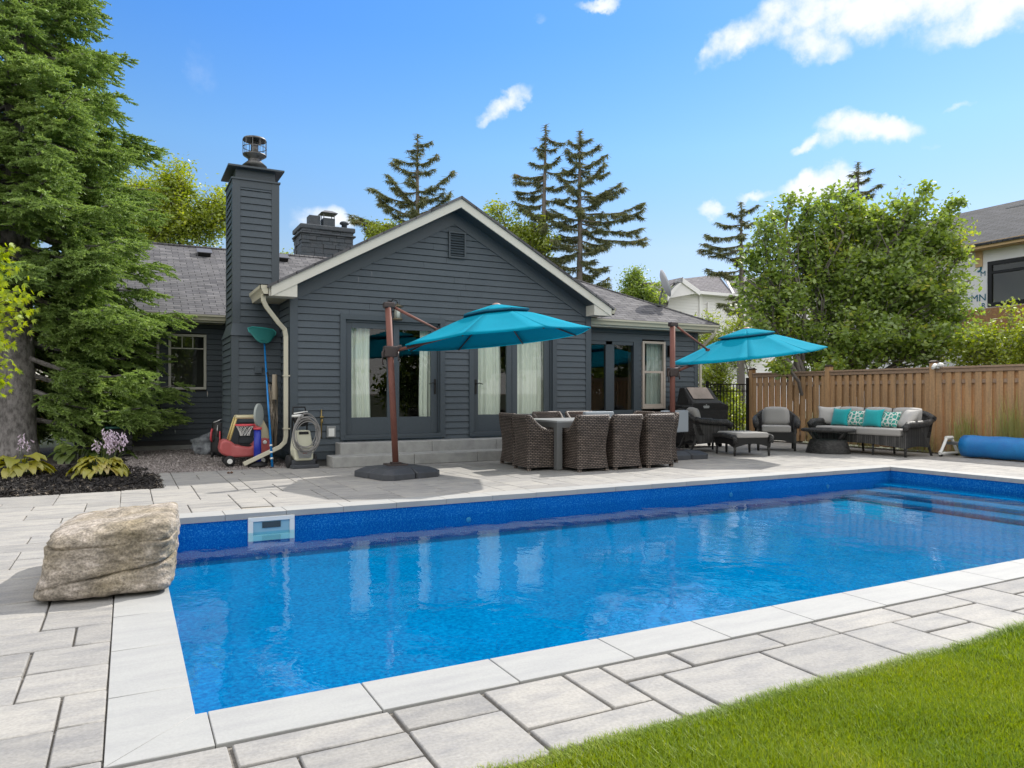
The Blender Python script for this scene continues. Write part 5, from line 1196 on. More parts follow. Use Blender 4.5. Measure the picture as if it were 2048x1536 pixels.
for k in range(10):
    cx_, cz_ = r4.uniform(-.02, .03), r4.uniform(.52, .60); ra, rb = r4.uniform(.17, .24), r4.uniform(.22, .32); yy = -.15-r4.uniform(0, .06); ph = r4.uniform(0, 6)
    m.tube([(cx_+ra*math.cos(2*math.pi*i/32), yy+.03*math.sin(2*math.pi*i/32*2+ph), cz_+rb*math.sin(2*math.pi*i/32)) for i in range(33)], .007, 5, cap=False)
m.build('hose_coil', M('hose_grey', (.27, .26, .25), .45), pw)
m = MB(); m.tube([(-.20, -.10, .86), (-.02, -.12, .86)], [.018, .03], 8); m.tube([(-.16, -.08, .90), (.08, -.05, .93)], .012, 6); m.build('spray_lance', WHITEP, pw)
# --- grey bin bag
bgp = G(417, 908); m = MB(); m.grid(lambda u, v: (0, 0, 0), 1, 1); m = MB()
def blob(u, v, sx, sy, sz, seed, amp=.12):
    th, ph = 2*math.pi*u, math.pi*v; d3_ = Vector((math.sin(ph)*math.cos(th), math.sin(ph)*math.sin(th), -math.cos(ph)))
    k = 1+amp*2*(mnoise.noise(d3_*1.7+Vector((seed, 0, 0))))+amp*mnoise.noise(d3_*5+Vector((0, seed, 0)))
    return (d3_.x*sx*k, d3_.y*sy*k, max(-sz*.0, sz*.85+d3_.z*sz*k))
m.grid(lambda u, v: blob(u, v, .36, .30, .22, 3, .2), 40, 24); bg_ = m.build('bin_bag', BAG, merge=True); bg_.location = (bgp.x, bgp.y+.1, -.01); tag(bg_, 'crumpled grey plastic bag on the gravel beside the toy car', 'bag')
# --- dark golf style bag beside the chimney
gb = thing('equipment_bag', 'dark upright bag with red and silver fittings beside the chimney', 'bag', (WY(438, 870, 15.3).x, 15.3, 0), 0)
m = MB(); m.tube([(0, 0, .02), (.02, .02, .35), (.03, .04, .66)], [.16, .17, .15], 12); m.build('body', COVER, gb, bevel=.01)
m = MB(); m.tube([(-.14, -.1, .30), (-.16, -.12, .36), (-.15, -.12, .48), (-.13, -.08, .54)], .022, 6); m.tube([(.0, -.16, .2), (.0, -.17, .5)], .016, 6); m.build('strap', PINKR, gb)
m = MB(); m.tube([(-.05, -.15, .40), (-.04, -.165, .62)], .014, 6); m.tube([(-.1, 0, .66), (.12, .02, .74)], .02, 6); m.build('fitting', M('chrome_bits', (.4, .4, .4), .3, .9), gb)
for i, s in enumerate((-1, 1)): m = MB(); m.T = Matrix.Translation((s*.1-.04, -.16, .06)) @ Matrix.Rotation(R(90), 4, 'Y'); m.lathe((0, 0, 0), [(.06, -.02), (.06, .02)], 12); m.build('wheel', BLACK, gb)
# --- dark ribbed storage bin under the spruce
bn = thing('storage_bin', 'dark ribbed storage bin with a green lid under the spruce', 'bin', (WY(238, 880, 16.2).x, 16.2, 0), R(5))
m = MB()
for i in range(5): m.box(-.22, -.2, .02+i*.105, .22, .2, .02+i*.105+.09); m.box(-.205, -.185, .02+i*.105+.085, .205, .185, .02+i*.105+.11)
m.build('body', COVER, bn, bevel=.01)
m = MB(); m.box(-.24, -.22, .55, .24, .22, .59); m.build('lid', M('green_lid', (.03, .12, .10), .5), bn, bevel=.012)
# small brown leaf litter on the paving
m = MB(); p = G(460, 947); m.T = Matrix.Translation((p.x, p.y, .0)); m.grid(lambda u, v: (.09*(u-.5), .05*(v-.5)*(1-abs(2*u-1)**2), .02*math.sin(u*6)*math.sin(v*5)+.012), 8, 5); tag(m.build('dry_leaf', M('dry_leaf_brown', (.10, .05, .03), .8)), 'curled brown leaf on the shaded paving by the downspout', 'leaf')
# ================================================================ wooden fence
FX = 15.0
fence = thing('wooden_fence', 'tall brown board-on-board wooden fence beside the lounge', 'fence', (FX, 10, 0))
def wf(mb, name, mat, **k):
    for i, v in enumerate(mb.v): mb.v[i] = (v[0]-FX, v[1]-10, v[2])
    return mb.build(name, mat, fence, **k)
rf = random.Random(21); posts = [14.5, 12.05, 9.45, 7.0, 4.55, 2.1, -.35]
for k, y in enumerate(posts):
    m = MB(); m.box(FX-.075, y-.065, -.05, FX+.065, y+.065, 1.88); p_ = wf(m, 'fence_post', WOOD, bevel=.004)
    m = MB(); m.box(FX-.095, y-.085, 1.88, FX+.085, y+.085, 1.90); m.prism([(FX-.08, y-.07, 1.90), (FX+.07, y-.07, 1.90), (FX-.005, y-.07, 1.93)], (0, .14, 0)); wf(m, 'post_cap', POLED)
for a, b in zip(posts, posts[1:]):
    m = MB(); y = a-.075; i = 0; n = round((a-b-.15)/.098); st = (a-b-.15)/n
    for i in range(n):
        yc = y-(i+.5)*st; side = i % 2; wdt = .060 if side == 0 else .066; x = FX-.045 if side == 0 else FX+.012; t_ = rf.uniform(-.004, .004)
        tl = rf.uniform(-.004, .004)
        q = MB()
        m.box(x+t_, yc-wdt, .03+rf.uniform(-.01, .01), x+.018+t_, yc+wdt, 1.735)
    wf(m, 'fence_panel', WOOD, bevel=.002, seg=1)
    for q in ((-.026, 1.44, .010, 1.52), (-.026, .18, .010, .27), (-.026, 1.66, .010, 1.72), (-.065, 1.67, -.047, 1.745)):
        m = MB(); m.box(FX+q[0], b+.07, q[1], FX+q[2], a-.07, q[3]); wf(m, 'fence_rail', WOODD, bevel=.003, seg=1)
    m = MB(); m.box(FX-.09, b+.068, 1.745, FX+.07, a-.068, 1.785); wf(m, 'top_board', WOODD, bevel=.003, seg=1)
# security light on the fence
p = WX(1876, 731, FX-.1); m = MB(); m.box(p.x-.02, p.y-.03, p.z-.06, p.x+.03, p.y+.03, p.z+.03)
m.T = Matrix.Translation((p.x-.06, p.y+.05, p.z-.03)) @ Matrix.Rotation(R(60), 4, 'Y'); m.lathe((0, 0, 0), [(.03, -.05), (.045, .0), (.055, .06)], 14)
m.T = Matrix.Translation((p.x-.06, p.y-.07, p.z+.01)) @ Matrix.Rotation(R(100), 4, 'Y'); m.lathe((0, 0, 0), [(.03, -.05), (.045, .0), (.055, .06)], 14)
tag(m.build('security_light', WHITEP), 'twin-headed white security light on top of the wooden fence', 'outdoor light')
# ================================================================ iron fence
IY = 14.56; ix0, ix1 = 12.2, 14.88
ir = thing('iron_fence', 'black metal picket fence between the house and the wooden fence', 'fence', (13.5, IY, 0))
m = MB(); H_ = 1.50
for z in (H_-.02, H_-.20, .12): m.box(ix0-13.5, -.014, z-.014, ix1-13.5, .014, z+.014)
ir_r = m.build('rail', DARKM, ir)
m = MB(); x = ix0+.1
while x < ix1-.05: m.box(x-13.5-.009, -.009, .08, x-13.5+.009, .009, H_-.02); x += .115
m.build('pickets', DARKM, ir)
for x in (ix0, 13.45, ix1): m = MB(); m.box(x-13.5-.03, -.03, 0, x-13.5+.03, .03, H_+(.16 if x == ix1 else .06)); m.build('post', DARKM, ir)
# ================================================================ leaves and trees
def leaf_quads(c, size, r_, up=.4, aspect=.55, droop=0.):
    """pointed leaves (4-gons, slightly folded) at the points c"""
    n = len(c); a = r_.randn(n, 3); a[:, 2] = a[:, 2]*.5-droop; a /= np.linalg.norm(a, axis=1)[:, None]
    nrm = r_.randn(n, 3)*.7; nrm[:, 2] += up*2; b = np.cross(nrm, a); b /= np.linalg.norm(b, axis=1)[:, None]; nn_ = np.cross(a, b)
    s = (size*r_.uniform(.6, 1.25, n))[:, None]
    p0 = c-a*s*.5; p1 = c+b*s*aspect*.5-nn_*s*.06-a*s*.05; p2 = c+a*s*.5-nn_*s*.12; p3 = c-b*s*aspect*.5-nn_*s*.06-a*s*.05
    return np.stack([p0, p1, p2, p3], 1)
def limb(mb, a, b, r0, r1, sag=.0, n=5, seed=0, wob=.06):
    a, b = Vector(a), Vector(b); r_ = random.Random(seed); L_ = (b-a).length; P_ = []
    for i in range(n+1):
        t_ = i/n; p = a.lerp(b, t_); p.z += sag*math.sin(math.pi*t_)*L_
        if 0 < i < n: p += Vector((r_.uniform(-1, 1), r_.uniform(-1, 1), r_.uniform(-.5, .5)))*wob*L_
        P_.append(p)
    mb.tube(P_, [r0+(r1-r0)*i/n for i in range(n+1)], 6); return P_
def broadleaf(name, label, cat, base, lobes, nleaf, leaf, mat, trunk_r, bark=None, fork=.35, seed=0, group=None, tips=60, spread=.34, stems=1, droop=.15, clump=1.):
    """lobes: list of (centre offset, radii); limbs reach into the lobes and carry the leaves"""
    r_ = np.random.RandomState(seed); rr = random.Random(seed); T = thing(name, label, cat, base, 0, group)
    tot = sum(l[1][0]*l[1][1]*l[1][2] for l in lobes)**1.; mb = MB(); pts = []
    roots = [(rr.uniform(-.15, .15)*(stems > 1), rr.uniform(-.15, .15)*(stems > 1), 0) for _ in range(stems)]
    zmin = min(l[0][2]-l[1][2] for l in lobes); forkz = max(.3, zmin+fork*(max(l[0][2]+l[1][2] for l in lobes)-zmin)) if stems == 1 else .5
    cc = Vector((0, 0, 0))
    for l in lobes: cc += Vector(l[0])/len(lobes)
    forks = []
    for s in range(stems):
        f = Vector((cc.x*.35+rr.uniform(-.3, .3)*stems*.6, cc.y*.35+rr.uniform(-.3, .3)*stems*.6, forkz*rr.uniform(.9, 1.3)))
        limb(mb, roots[s], f, trunk_r*(1 if stems == 1 else .7), trunk_r*.6, seed=seed+s, wob=.04); forks.append(f)
    for li, (lc, lr) in enumerate(lobes):
        lc = Vector(lc); f = min(forks, key=lambda q: (q-lc).length); P_ = limb(mb, f, lc, trunk_r*.5, trunk_r*.22, .05, seed=seed+li*7)
        k = max(4, int(tips*lr[0]*lr[1]*lr[2]/tot))
        for j in range(k):
            u = Vector((rr.gauss(0, 1), rr.gauss(0, 1), rr.gauss(0, 1))).normalized()*(rr.uniform(.35, 1.12)**.8)
            tip = lc+Vector((u.x*lr[0], u.y*lr[1], u.z*lr[2])); st_ = P_[rr.randint(2, 5)]
            Q = limb(mb, st_, tip, trunk_r*.13, .006, rr.uniform(-.08, .12), seed=rr.randint(0, 9999), wob=.09)
            ln = max(8, int(nleaf/tips)); sp = spread*rr.uniform(.7, 1.3)*clump
            t_ = r_.uniform(.35, 1.05, ln)*5; i0 = np.clip(t_.astype(int), 0, 4); fr_ = t_-i0; QA = np.array([list(q) for q in Q])
            c = QA[i0]*(1-fr_[:, None])+QA[i0+1]*fr_[:, None]+r_.randn(ln, 3)*np.array([sp, sp, sp*.75])*.55
            pts.append(c)
    mb.build('trunk', bark or BARKY, T, merge=False)
    c = np.concatenate(pts); fastmesh('crown', leaf_quads(c, leaf, r_, droop=droop), 4, mat, T); return T
# ---- big multi-stem tree over the fence (about 20 m away)
def at(x, y, d, base): return tuple(WD(x, y, d)-Vector(base))
D_ = 19.0
bt = WD(1600, 868, D_); bt.z = 0
def lob(x, y, d, rx, rz, ry=None): return (at(x, y, d, bt), (rx, ry or rx, rz))
big = [lob(1530, 490, 19, .62, .75), lob(1600, 440, 19.5, .75, .75), lob(1690, 425, 20, .95, .7), lob(1800, 440, 19.5, .95, .6), lob(1880, 480, 19, .85, .75), lob(1815, 400, 19.5, .40, .42),
       lob(1560, 590, 19, .9, .8), lob(1680, 550, 19.5, 1.2, 1.0), lob(1800, 560, 19, 1.2, 1.0), lob(1890, 590, 18.5, .75, .8), lob(1520, 640, 18.7, .35, .35), lob(1620, 675, 19, .9, .6), lob(1740, 665, 18.5, 1.1, .7), lob(1860, 680, 18.2, 1.0, .6), lob(1660, 730, 18, .35, .38), lob(1560, 725, 18, .3, .3)]
big += [lob(1495, 560, 19, .3, .4), lob(1655, 400, 19.5, .35, .3), lob(1580, 400, 19.3, .12, .25), lob(1850, 385, 19.3, .12, .2), lob(1905, 410, 19, .2, .12), lob(1940, 560, 18.5, .35, .5), lob(1925, 500, 18.8, .45, .5), lob(1930, 640, 18.2, .5, .5), lob(1500, 520, 19.2, .4, .6), lob(1545, 430, 19.4, .35, .4), lob(1500, 610, 19, .4, .4), lob(1748, 450, 19.6, .7, .6), lob(1640, 480, 19.6, .7, .7)]
broadleaf('catalpa_tree', 'broad multi-stemmed green tree spreading over the wooden fence', 'tree', bt, big, 54000, .14, LEAFB, .13, seed=5, tips=600, spread=.22, stems=4, droop=.3)
# ---- shrubs and trees around
b = WD(1455, 860, 21); b.z = 0
broadleaf('loose_shrub', 'airy yellow-green shrub in front of the white house', 'shrub', b, [(at(1420, 655, 21, b), (.35, .4, .6)), (at(1430, 760, 21, b), (.7, .5, .9)), (at(1475, 660, 21.5, b), (.45, .5, .7)), (at(1450, 830, 20.5, b), (.9, .5, .5))], 9000, .085, LEAFY, .05, seed=8, tips=170, spread=.22, stems=3)
b = WD(1460, 870, 22); b.z = 0
broadleaf('hedge_shrub', 'bright low shrub seen through the black metal fence', 'shrub', b, [(at(1425, 835, 22, b), (.5, .4, .5)), (at(1480, 840, 22, b), (.5, .4, .5)), (at(1450, 800, 22.6, b), (.7, .4, .5))], 9000, .07, LEAFY, .03, seed=9, tips=150, spread=.2, stems=3)
b = WD(2010, 800, 17); b.z = 0
broadleaf('leafy_shrub', 'leafy green shrub rising above the fence below the unfinished house', 'shrub', b, [(at(1975, 690, 17, b), (.7, .5, .5)), (at(2040, 690, 16.5, b), (.6, .5, .6)), (at(2025, 600, 17, b), (.18, .18, .5)), (at(2090, 640, 16, b), (.5, .5, .7)), (at(1930, 700, 17.5, b), (.5, .5, .4))], 7500, .10, LEAFY, .04, seed=10, tips=130, spread=.22, stems=3)
b = WD(1270, 800, 42); b.z = 0
broadleaf('round_tree', 'small rounded tree above the low roof between the houses', 'tree', b, [(at(1270, 590, 42, b), (1.0, 1, 1.1)), (at(1265, 560, 42, b), (.7, .7, .7)), (at(1290, 600, 42, b), (1.0, 1, .7)), (at(1275, 545, 42, b), (.4, .4, .5)), (at(1330, 575, 40, b), (.5, .5, .2))], 8000, .16, LEAFB, .15, seed=11, tips=150, spread=.35)
b = WD(1040, 800, 31); b.z = 0
broadleaf('young_tree', 'yellow-green tree peeping over the right slope of the gable', 'tree', b, [(at(1000, 425, 31, b), (.8, .8, .45)), (at(1045, 470, 31, b), (1.1, .9, .9)), (at(1085, 490, 31, b), (.7, .8, 1.0)), (at(1010, 480, 31, b), (1.2, .8, .7)), (at(1080, 440, 31, b), (.35, .4, .3)), (at(1050, 570, 31, b), (1.5, 1.3, 1.4))], 15000, .15, LEAFY, .12, seed=12, tips=240, spread=.3)
b = WD(765, 800, 29); b.z = 0
broadleaf('young_tree', 'yellow-green tree low behind the drooping spruce and stone chimney', 'tree', b, [(at(765, 470, 29, b), (.8, .8, .7)), (at(745, 450, 29, b), (.4, .4, .5)), (at(800, 470, 29, b), (.8, .6, .6)), (at(775, 560, 29, b), (1.2, 1, 1.3))], 8000, .13, LEAFY, .1, seed=13, tips=120, spread=.3)
b = WD(360, 800, 34); b.z = 0
broadleaf('background_tree', 'bright green poplar behind the left wing roof', 'tree', b, [(at(345, 370, 34, b), (1.2, 1.2, 1.2)), (at(400, 440, 34, b), (1.5, 1.2, 1.6)), (at(320, 450, 34, b), (1.6, 1.2, 1.8)), (at(450, 440, 34, b), (.8, .8, 1.3)), (at(280, 400, 35, b), (1.5, 1.2, 1.5)), (at(445, 395, 35, b), (.3, .3, .6)), (at(230, 470, 35, b), (1.5, 1, 2)), (at(355, 335, 34, b), (.5, .5, .6))], 34000, .17, LEAFY, .2, seed=14, tips=420, spread=.42)
b = WD(575, 800, 30); b.z = 0
broadleaf('background_tree', 'thin treetop just above the ridge between the two chimneys', 'tree', b, [(at(578, 515, 30, b), (.5, .4, .35)), (at(590, 512, 30, b), (.4, .4, .2)), (at(580, 590, 30, b), (.9, .8, 1.1))], 4500, .14, LEAFY, .05, seed=15, tips=80, spread=.2, fork=-1.)
# far tree belts behind the houses and behind the camera (seen in the glass and between things)
rb = random.Random(77)
def belt(cx_, cy_, sx, sy, h, n, leaf, mat, seed, label, name='hedge_tree', nl=9000):
    b = (cx_, cy_, 0); r_ = random.Random(seed); lobes = [((r_.uniform(-sx, sx), r_.uniform(-sy, sy), r_.uniform(.25, .85)*h), (r_.uniform(.8, 1.6), r_.uniform(.8, 1.4), r_.uniform(.9, 1.6))) for _ in range(n)]
    return broadleaf(name, label, 'tree', b, lobes, nl, leaf, mat, .16, seed=seed, tips=160, spread=.6, stems=2)
belt(-3, -9, 4, 1.5, 6.5, 12, .34, LEAFB, 31, 'dark hedge tree mirrored in the left patio door', nl=8000)
belt(6, -10, 4.5, 1.5, 6, 12, .34, LEAFB, 32, 'dark hedge tree mirrored in the doors behind the canopy', nl=8000)
belt(15, -8, 4.5, 1.5, 6, 12, .34, LEAFB, 33, 'dark hedge tree mirrored in the recessed sliding door', nl=8000)
belt(25, -6, 5, 1.5, 7.5, 13, .34, LEAFB, 35, 'hedge tree mirrored high in the recessed sliding door', nl=9000)
belt(33, 2, 2, 4, 7.5, 12, .34, LEAFB, 36, 'hedge tree mirrored at the edge of the sliding door glass', nl=8000)
belt(-13, -4, 3, 3, 7, 12, .36, LEAFB, 34, 'dark hedge tree mirrored low in the glass by the umbrella pole', nl=8000)
for i, (x, y, d, sx, h, lab, mt) in enumerate(((1380, 770, 48, 5, 5.5, 'distant green tree between the dark roof and the white house', LEAFB), (1960, 770, 40, 5, 5, 'distant green tree behind the unfinished house', LEAFB),
        (150, 770, 38, 6, 5, 'green tree glimpsed low behind the spruce trunk', LEAFB), (30, 740, 30, 4, 5, 'green tree at the far left behind the spruce', LEAFB))):
    p = WD(x, y, d); belt(p.x, p.y, sx, 1.5, h, 9, .26, mt, 40+i, lab, 'distant_tree', 8000)
# ================================================================ thin spruces on the skyline
def brush(P_, r_, out, step, ln, wd, hang, mat_list):
    """needle tufts along a branch polyline"""
    P_ = np.array([list(p) for p in P_]); seg = np.linalg.norm(np.diff(P_, axis=0), axis=1); tot = seg.sum(); n = max(3, int(tot/step)); s = np.sort(r_.uniform(.12, 1, n))*tot
    cum = np.r_[0, np.cumsum(seg)]; i = np.clip(np.searchsorted(cum, s)-1, 0, len(seg)-1); f = ((s-cum[i])/seg[i])[:, None]; c = P_[i]*(1-f)+P_[i+1]*f
    d = r_.randn(n, 3); d[:, 2] = -np.abs(d[:, 2])*hang+r_.uniform(-.2, .35, n)*(1-hang*.4); d /= np.linalg.norm(d, axis=1)[:, None]
    l = (ln*r_.uniform(.5, 1.3, n))[:, None]; b = np.cross(d, r_.randn(n, 3)); b /= np.linalg.norm(b, axis=1)[:, None]
    out.append(np.stack([c-b*wd*.5, c+b*wd*.5, c+d*l*.75+b*wd*.45, c+d*l], 1))
def thin_spruce(label, x, ytop, d, brs, seed, extra=26, name='spruce_tree', ybot=600, dens=1., lean=0):
    """brs: (height px, tip dx px, tip height px) read from the skyline; others fill in around the stem"""
    base = WD(x-lean, 788, d); base.z = 0; T = thing(name, label, 'tree', base, 0, 'sparse spruces on the skyline'); B = base
    r_ = np.random.RandomState(seed); rr = random.Random(seed); px = d/1461.; ztop = (788-ytop)*px+CAM_H; m = MB(); rt = Vector((math.cos(YAW), -math.sin(YAW), 0)); fw = Vector((math.sin(YAW), math.cos(YAW), 0))
    zof = lambda y: (788-y)*px+CAM_H
    xo = lambda z: lean*px*(z/ztop)
    m.tube([rt*xo(ztop*i/8)+Vector((rr.uniform(-.03, .03), 0, ztop*i/8)) for i in range(9)], [.20*(1-i/8)**.8+.018 for i in range(9)], 7)
    out = []; cones = []
    def br(z0, tip, seedk, dn=1.):
        a = rt*xo(z0)+Vector((0, 0, z0)); tip = Vector(tip); Lb = (tip-a).length; P_ = []
        for i in range(9):
            t_ = i/8; p = a.lerp(tip, t_); p.z += -.10*Lb*math.sin(math.pi*t_)+.05*Lb*max(0, t_-.8)*2*0; p += Vector((rr.uniform(-1, 1), rr.uniform(-1, 1), rr.uniform(-1, 1)))*.018*Lb; P_.append(p)
        m.tube(P_, [.030*(1-i/8)+.007 for i in range(9)], 5)
        brush(P_, r_, out, .0058/dens/dn, .25, .027, 1.2, None)
        for k in range(int(7*Lb*dn)):                         # side twigs
            i = rr.randint(2, 7); s = rr.choice((-1, 1)); q = P_[i]; dd = (P_[i+1]-P_[i]).normalized(); sd = dd.cross(Vector((0, 0, 1)))*s
            e = q+(dd*.6+sd*.7+Vector((0, 0, rr.uniform(-.5, .15)))).normalized()*rr.uniform(.2, .55)*min(1.2, Lb*.5)
            Q = [q.lerp(e, t_/4)+Vector((0, 0, -.04*math.sin(math.pi*t_/4))) for t_ in range(5)]; m.tube(Q, [.010, .009, .008, .006, .004], 4); brush(Q, r_, out, .007/dens, .19, .026, 1.1, None)
    for k, (y0, dx, y1) in enumerate(brs): br(zof(y0), rt*(xo(zof(y0))+dx*px)+fw*rr.uniform(-.5, .5)+Vector((0, 0, zof(y1))), k)
    for k in range(int(extra*1.5)):                                     # towards and away from the viewer, and short ones
        t_ = (k+.5)/(extra*1.5); z0 = ztop*(.97-.52*t_); a = rr.choice((1.57, 4.71))+rr.uniform(-1.2, 1.2); Lb = (.3+1.9*t_)*rr.uniform(.4, 1)
        br(z0, rt*(xo(z0)+math.cos(a)*Lb)+fw*math.sin(a)*Lb+Vector((0, 0, z0+rr.uniform(-.15, .2)*Lb)), 100+k, .8)
    Q = [rt*xo(z)+Vector((0, 0, z)) for z in np.linspace(ztop*.9, ztop, 6)]; brush(Q, r_, out, .008, .22, .035, .3, None)
    m.build('trunk', BARKY, T); fastmesh('crown', np.concatenate(out), 4, SPRD, T); return T
thin_spruce('sparse drooping spruce rising left of the gable peak', 835, 268, 30,
    [(290, 30, 285), (300, -22, 300), (330, 42, 315), (325, -48, 315), (345, -50, 330), (345, 35, 340), (385, 76, 345), (385, -52, 372), (405, -97, 372), (400, 55, 385), (410, -60, 345), (430, 66, 382), (430, -80, 395), (440, 60, 425), (445, -125, 427), (450, -60, 418), (460, -130, 437), (470, -110, 452), (480, 40, 450), (470, -95, 470)], 61, extra=22)
thin_spruce('slim spruce, the left of the pair behind the gable', 1092, 250, 31,
    [(275, 40, 278), (300, -20, 292), (300, 22, 300), (330, -30, 318), (335, 30, 315), (350, -60, 345), (345, 60, 335), (360, -62, 362), (375, 40, 370), (375, -58, 378), (390, -55, 386), (400, 50, 395), (410, -65, 398), (420, 40, 425), (430, -50, 420), (450, 45, 440), (460, -40, 455), (480, 30, 470)], 62, extra=20, lean=14)
thin_spruce('tall spruce with long drooping right-hand boughs behind the gable', 1160, 262, 31,
    [(285, 22, 275), (290, -22, 272), (310, 40, 290), (315, -26, 290), (335, 55, 306), (335, -30, 300), (350, 55, 340), (350, -35, 330), (370, 48, 330), (395, 85, 360), (385, -45, 350), (400, 92, 372), (420, 60, 380), (415, -50, 398), (425, 130, 404), (440, 128, 420), (440, -60, 420), (445, 125, 455), (465, 130, 478), (460, -60, 440), (480, 60, 490), (475, -50, 470), (490, -55, 480), (500, -40, 520), (540, -60, 523), (560, 30, 552)], 63, extra=30)
thin_spruce('dark spruce rising behind the left edge of the broad tree', 1482, 404, 34,
    [(425, 30, 412), (430, -30, 428), (450, -48, 442), (450, 30, 440), (470, -72, 468), (490, -75, 488), (500, -85, 500), (490, 40, 480), (515, -40, 512), (540, -75, 540), (520, 40, 510), (550, -50, 545)], 64, extra=18, ybot=640)
thin_spruce('spruce tip poking out above the middle of the broad tree', 1716, 324, 36,
    [(345, 20, 343), (350, -20, 350), (365, 25, 352), (385, 42, 370), (390, -48, 383), (395, 35, 385), (370, -22, 368), (410, -40, 400)], 65, extra=12)
# ================================================================ big spruce on the left
tb_ = G(33, 916); big_s = thing('spruce_tree', 'huge dense spruce with a thick grey trunk at the left edge', 'tree', (tb_.x, tb_.y, 0))
rg = random.Random(101); rn = np.random.RandomState(101); m = MB(); Z = [0, .12, .4, 1, 2, 4, 7, 10, 13]; RR_ = [.47, .38, .325, .30, .28, .24, .18, .11, .05]
m.tube([Vector((.02*math.sin(z), .02*z*0, z)) for z in Z], RR_, 20)
PT, DR, LN = [], [], []
camdir = math.atan2(-tb_.y, -tb_.x)
def rad(z): return 3.1 if z < 2.2 else (3.1-.30*(z-2.2) if z < 4 else (2.56-.06*(z-4) if z < 6.8 else max(1.4, 2.4-.38*(z-6.8))))
z = .55; lv = 0
while z < 12.2:
    nb = 7 if z < 9 else 6; a0 = rg.uniform(0, 6.28)
    for k in range(nb):
        a = a0+2*math.pi*k/nb+rg.uniform(-.3, .3); da = (a-camdir+math.pi) % (2*math.pi)-math.pi
        # the lower trunk is bare on the side that faces the camera and to its left
        if z < 3.1 and (-2.1 < da < .95 - .25*(3.1-z)*.0) : 
            if not (z > 1.2 and .62 < da): continue
        Lb = rad(z)*rg.uniform(.62, 1.02)*(1 if z > 1.0 else .8); dv = Vector((math.cos(a), math.sin(a), 0)); P_ = []
        dr = rg.uniform(.16, .30)*(1 if z > 1 else .5)
        for i in range(9):
            t_ = i/8; P_.append(dv*(Lb*t_)+Vector((0, 0, z+.25-dr*Lb*t_*1.0+.42*Lb*max(0, t_-.55)**2-.05*math.sin(t_*3)*Lb)))
        m.tube(P_, [.045*(1-i/8)+.008 for i in range(9)], 5)
        sd = Vector((-dv.y, dv.x, 0))
        for i in range(int((78 if z < 3.4 else 62)*Lb/3)):                     # side sprays in a drooping fan
            t_ = rg.uniform(.10 if z < 3.4 else .2, 1)**.8; q = P_[int(t_*7.99)].lerp(P_[min(8, int(t_*7.99)+1)], t_*8-int(t_*7.99)); s = rg.choice((-1, 1))
            q = q+Vector((rg.uniform(-.07, .07), rg.uniform(-.07, .07), rg.uniform(-.20, .08))); lt = (1-t_)*.42*Lb*.5+.36; dd = (dv*rg.uniform(.5, 1)+sd*s*rg.uniform(.4, 1.1)*(1 if t_ < .95 else .3)+Vector((0, 0, rg.uniform(-.45, .10)))).normalized()
            ns_ = max(3, int(lt/.034)); tt = np.linspace(.12, 1, ns_); base = np.array(q)[None]+np.array(dd)[None]*(tt*lt)[:, None]; base[:, 2] -= .12*lt*tt**2
            al = rn.choice((-1., 1.), ns_)[:, None]*np.array(dd.cross(Vector((0, 0, 1))).normalized())[None]
            dir_ = np.array(dd)[None]*.8+al*.62+rn.randn(ns_, 3)*.22; dir_[:, 2] -= .12; dir_[-1] = np.array(dd)
            PT.append(base); DR.append(dir_/np.linalg.norm(dir_, axis=1)[:, None]); LN.append(rn.uniform(.10, .19, ns_)*(1.1-.3*tt))
    z += .30 if z < 7 else .36
m.build('trunk', BARK, big_s)
PT, DR, LN = np.concatenate(PT), np.concatenate(DR), np.concatenate(LN)
def sprigs(PT, DR, LN, r_, k=8, nl=.036, w=.0095, core=.015):
    n = len(PT); ref = r_.randn(n, 3); U = np.cross(DR, ref); U /= np.linalg.norm(U, axis=1)[:, None]; W_ = np.cross(DR, U); out = []
    for j in range(k):
        a = 2*math.pi*j/k+r_.uniform(0, 1, n); t_ = r_.uniform(0, 1, n)[:, None]; c = PT+DR*LN[:, None]*t_
        rd = U*np.cos(a)[:, None]+W_*np.sin(a)[:, None]; d = rd*.75+DR*.65; sdv = np.cross(d, DR); sdv /= np.linalg.norm(sdv, axis=1)[:, None]
        l = nl*r_.uniform(.8, 1.3, n)[:, None]; out.append(np.stack([c-sdv*w, c+sdv*w, c+d*l+sdv*w*.3, c+d*l-sdv*w*.3], 1))
    for j in range(2):                                       # twig core
        s = U if j else W_; out.append(np.stack([PT-s*core, PT+s*core, PT+DR*LN[:, None]+s*core*.6, PT+DR*LN[:, None]-s*core*.6], 1))
    return np.concatenate(out)

fastmesh('crown', sprigs(PT, DR, LN, rn), 4, SPR, big_s)
# ================================================================ maple boughs at the left edge
def palmate(c, size, r_, mat, name, parent, droop=.8):
    n = len(c); a = r_.randn(n, 3)*.5; a[:, 0] += .8; a[:, 2] -= droop; a /= np.linalg.norm(a, axis=1)[:, None]; nr_ = r_.randn(n, 3); b = np.cross(nr_, a); b /= np.linalg.norm(b, axis=1)[:, None]; out = []
    for th, l in ((-1.05, .7), (-.5, .9), (0, 1.05), (.5, .9), (1.05, .7)):
        d = a*math.cos(th)+b*math.sin(th); e = np.cross(np.cross(a, b), d); s = (size*l*r_.uniform(.8, 1.2, n))[:, None]
        out.append(np.stack([c, c+d*s*.45+e*s*.13, c+d*s, c+d*s*.45-e*s*.13], 1))
    return fastmesh(name, np.concatenate(out), 4, mat, parent)
mb_ = WD(-110, 900, 9.5); mb_.z = 0; mp = thing('maple_tree', 'yellow-green maple boughs hanging into the left edge', 'tree', mb_)
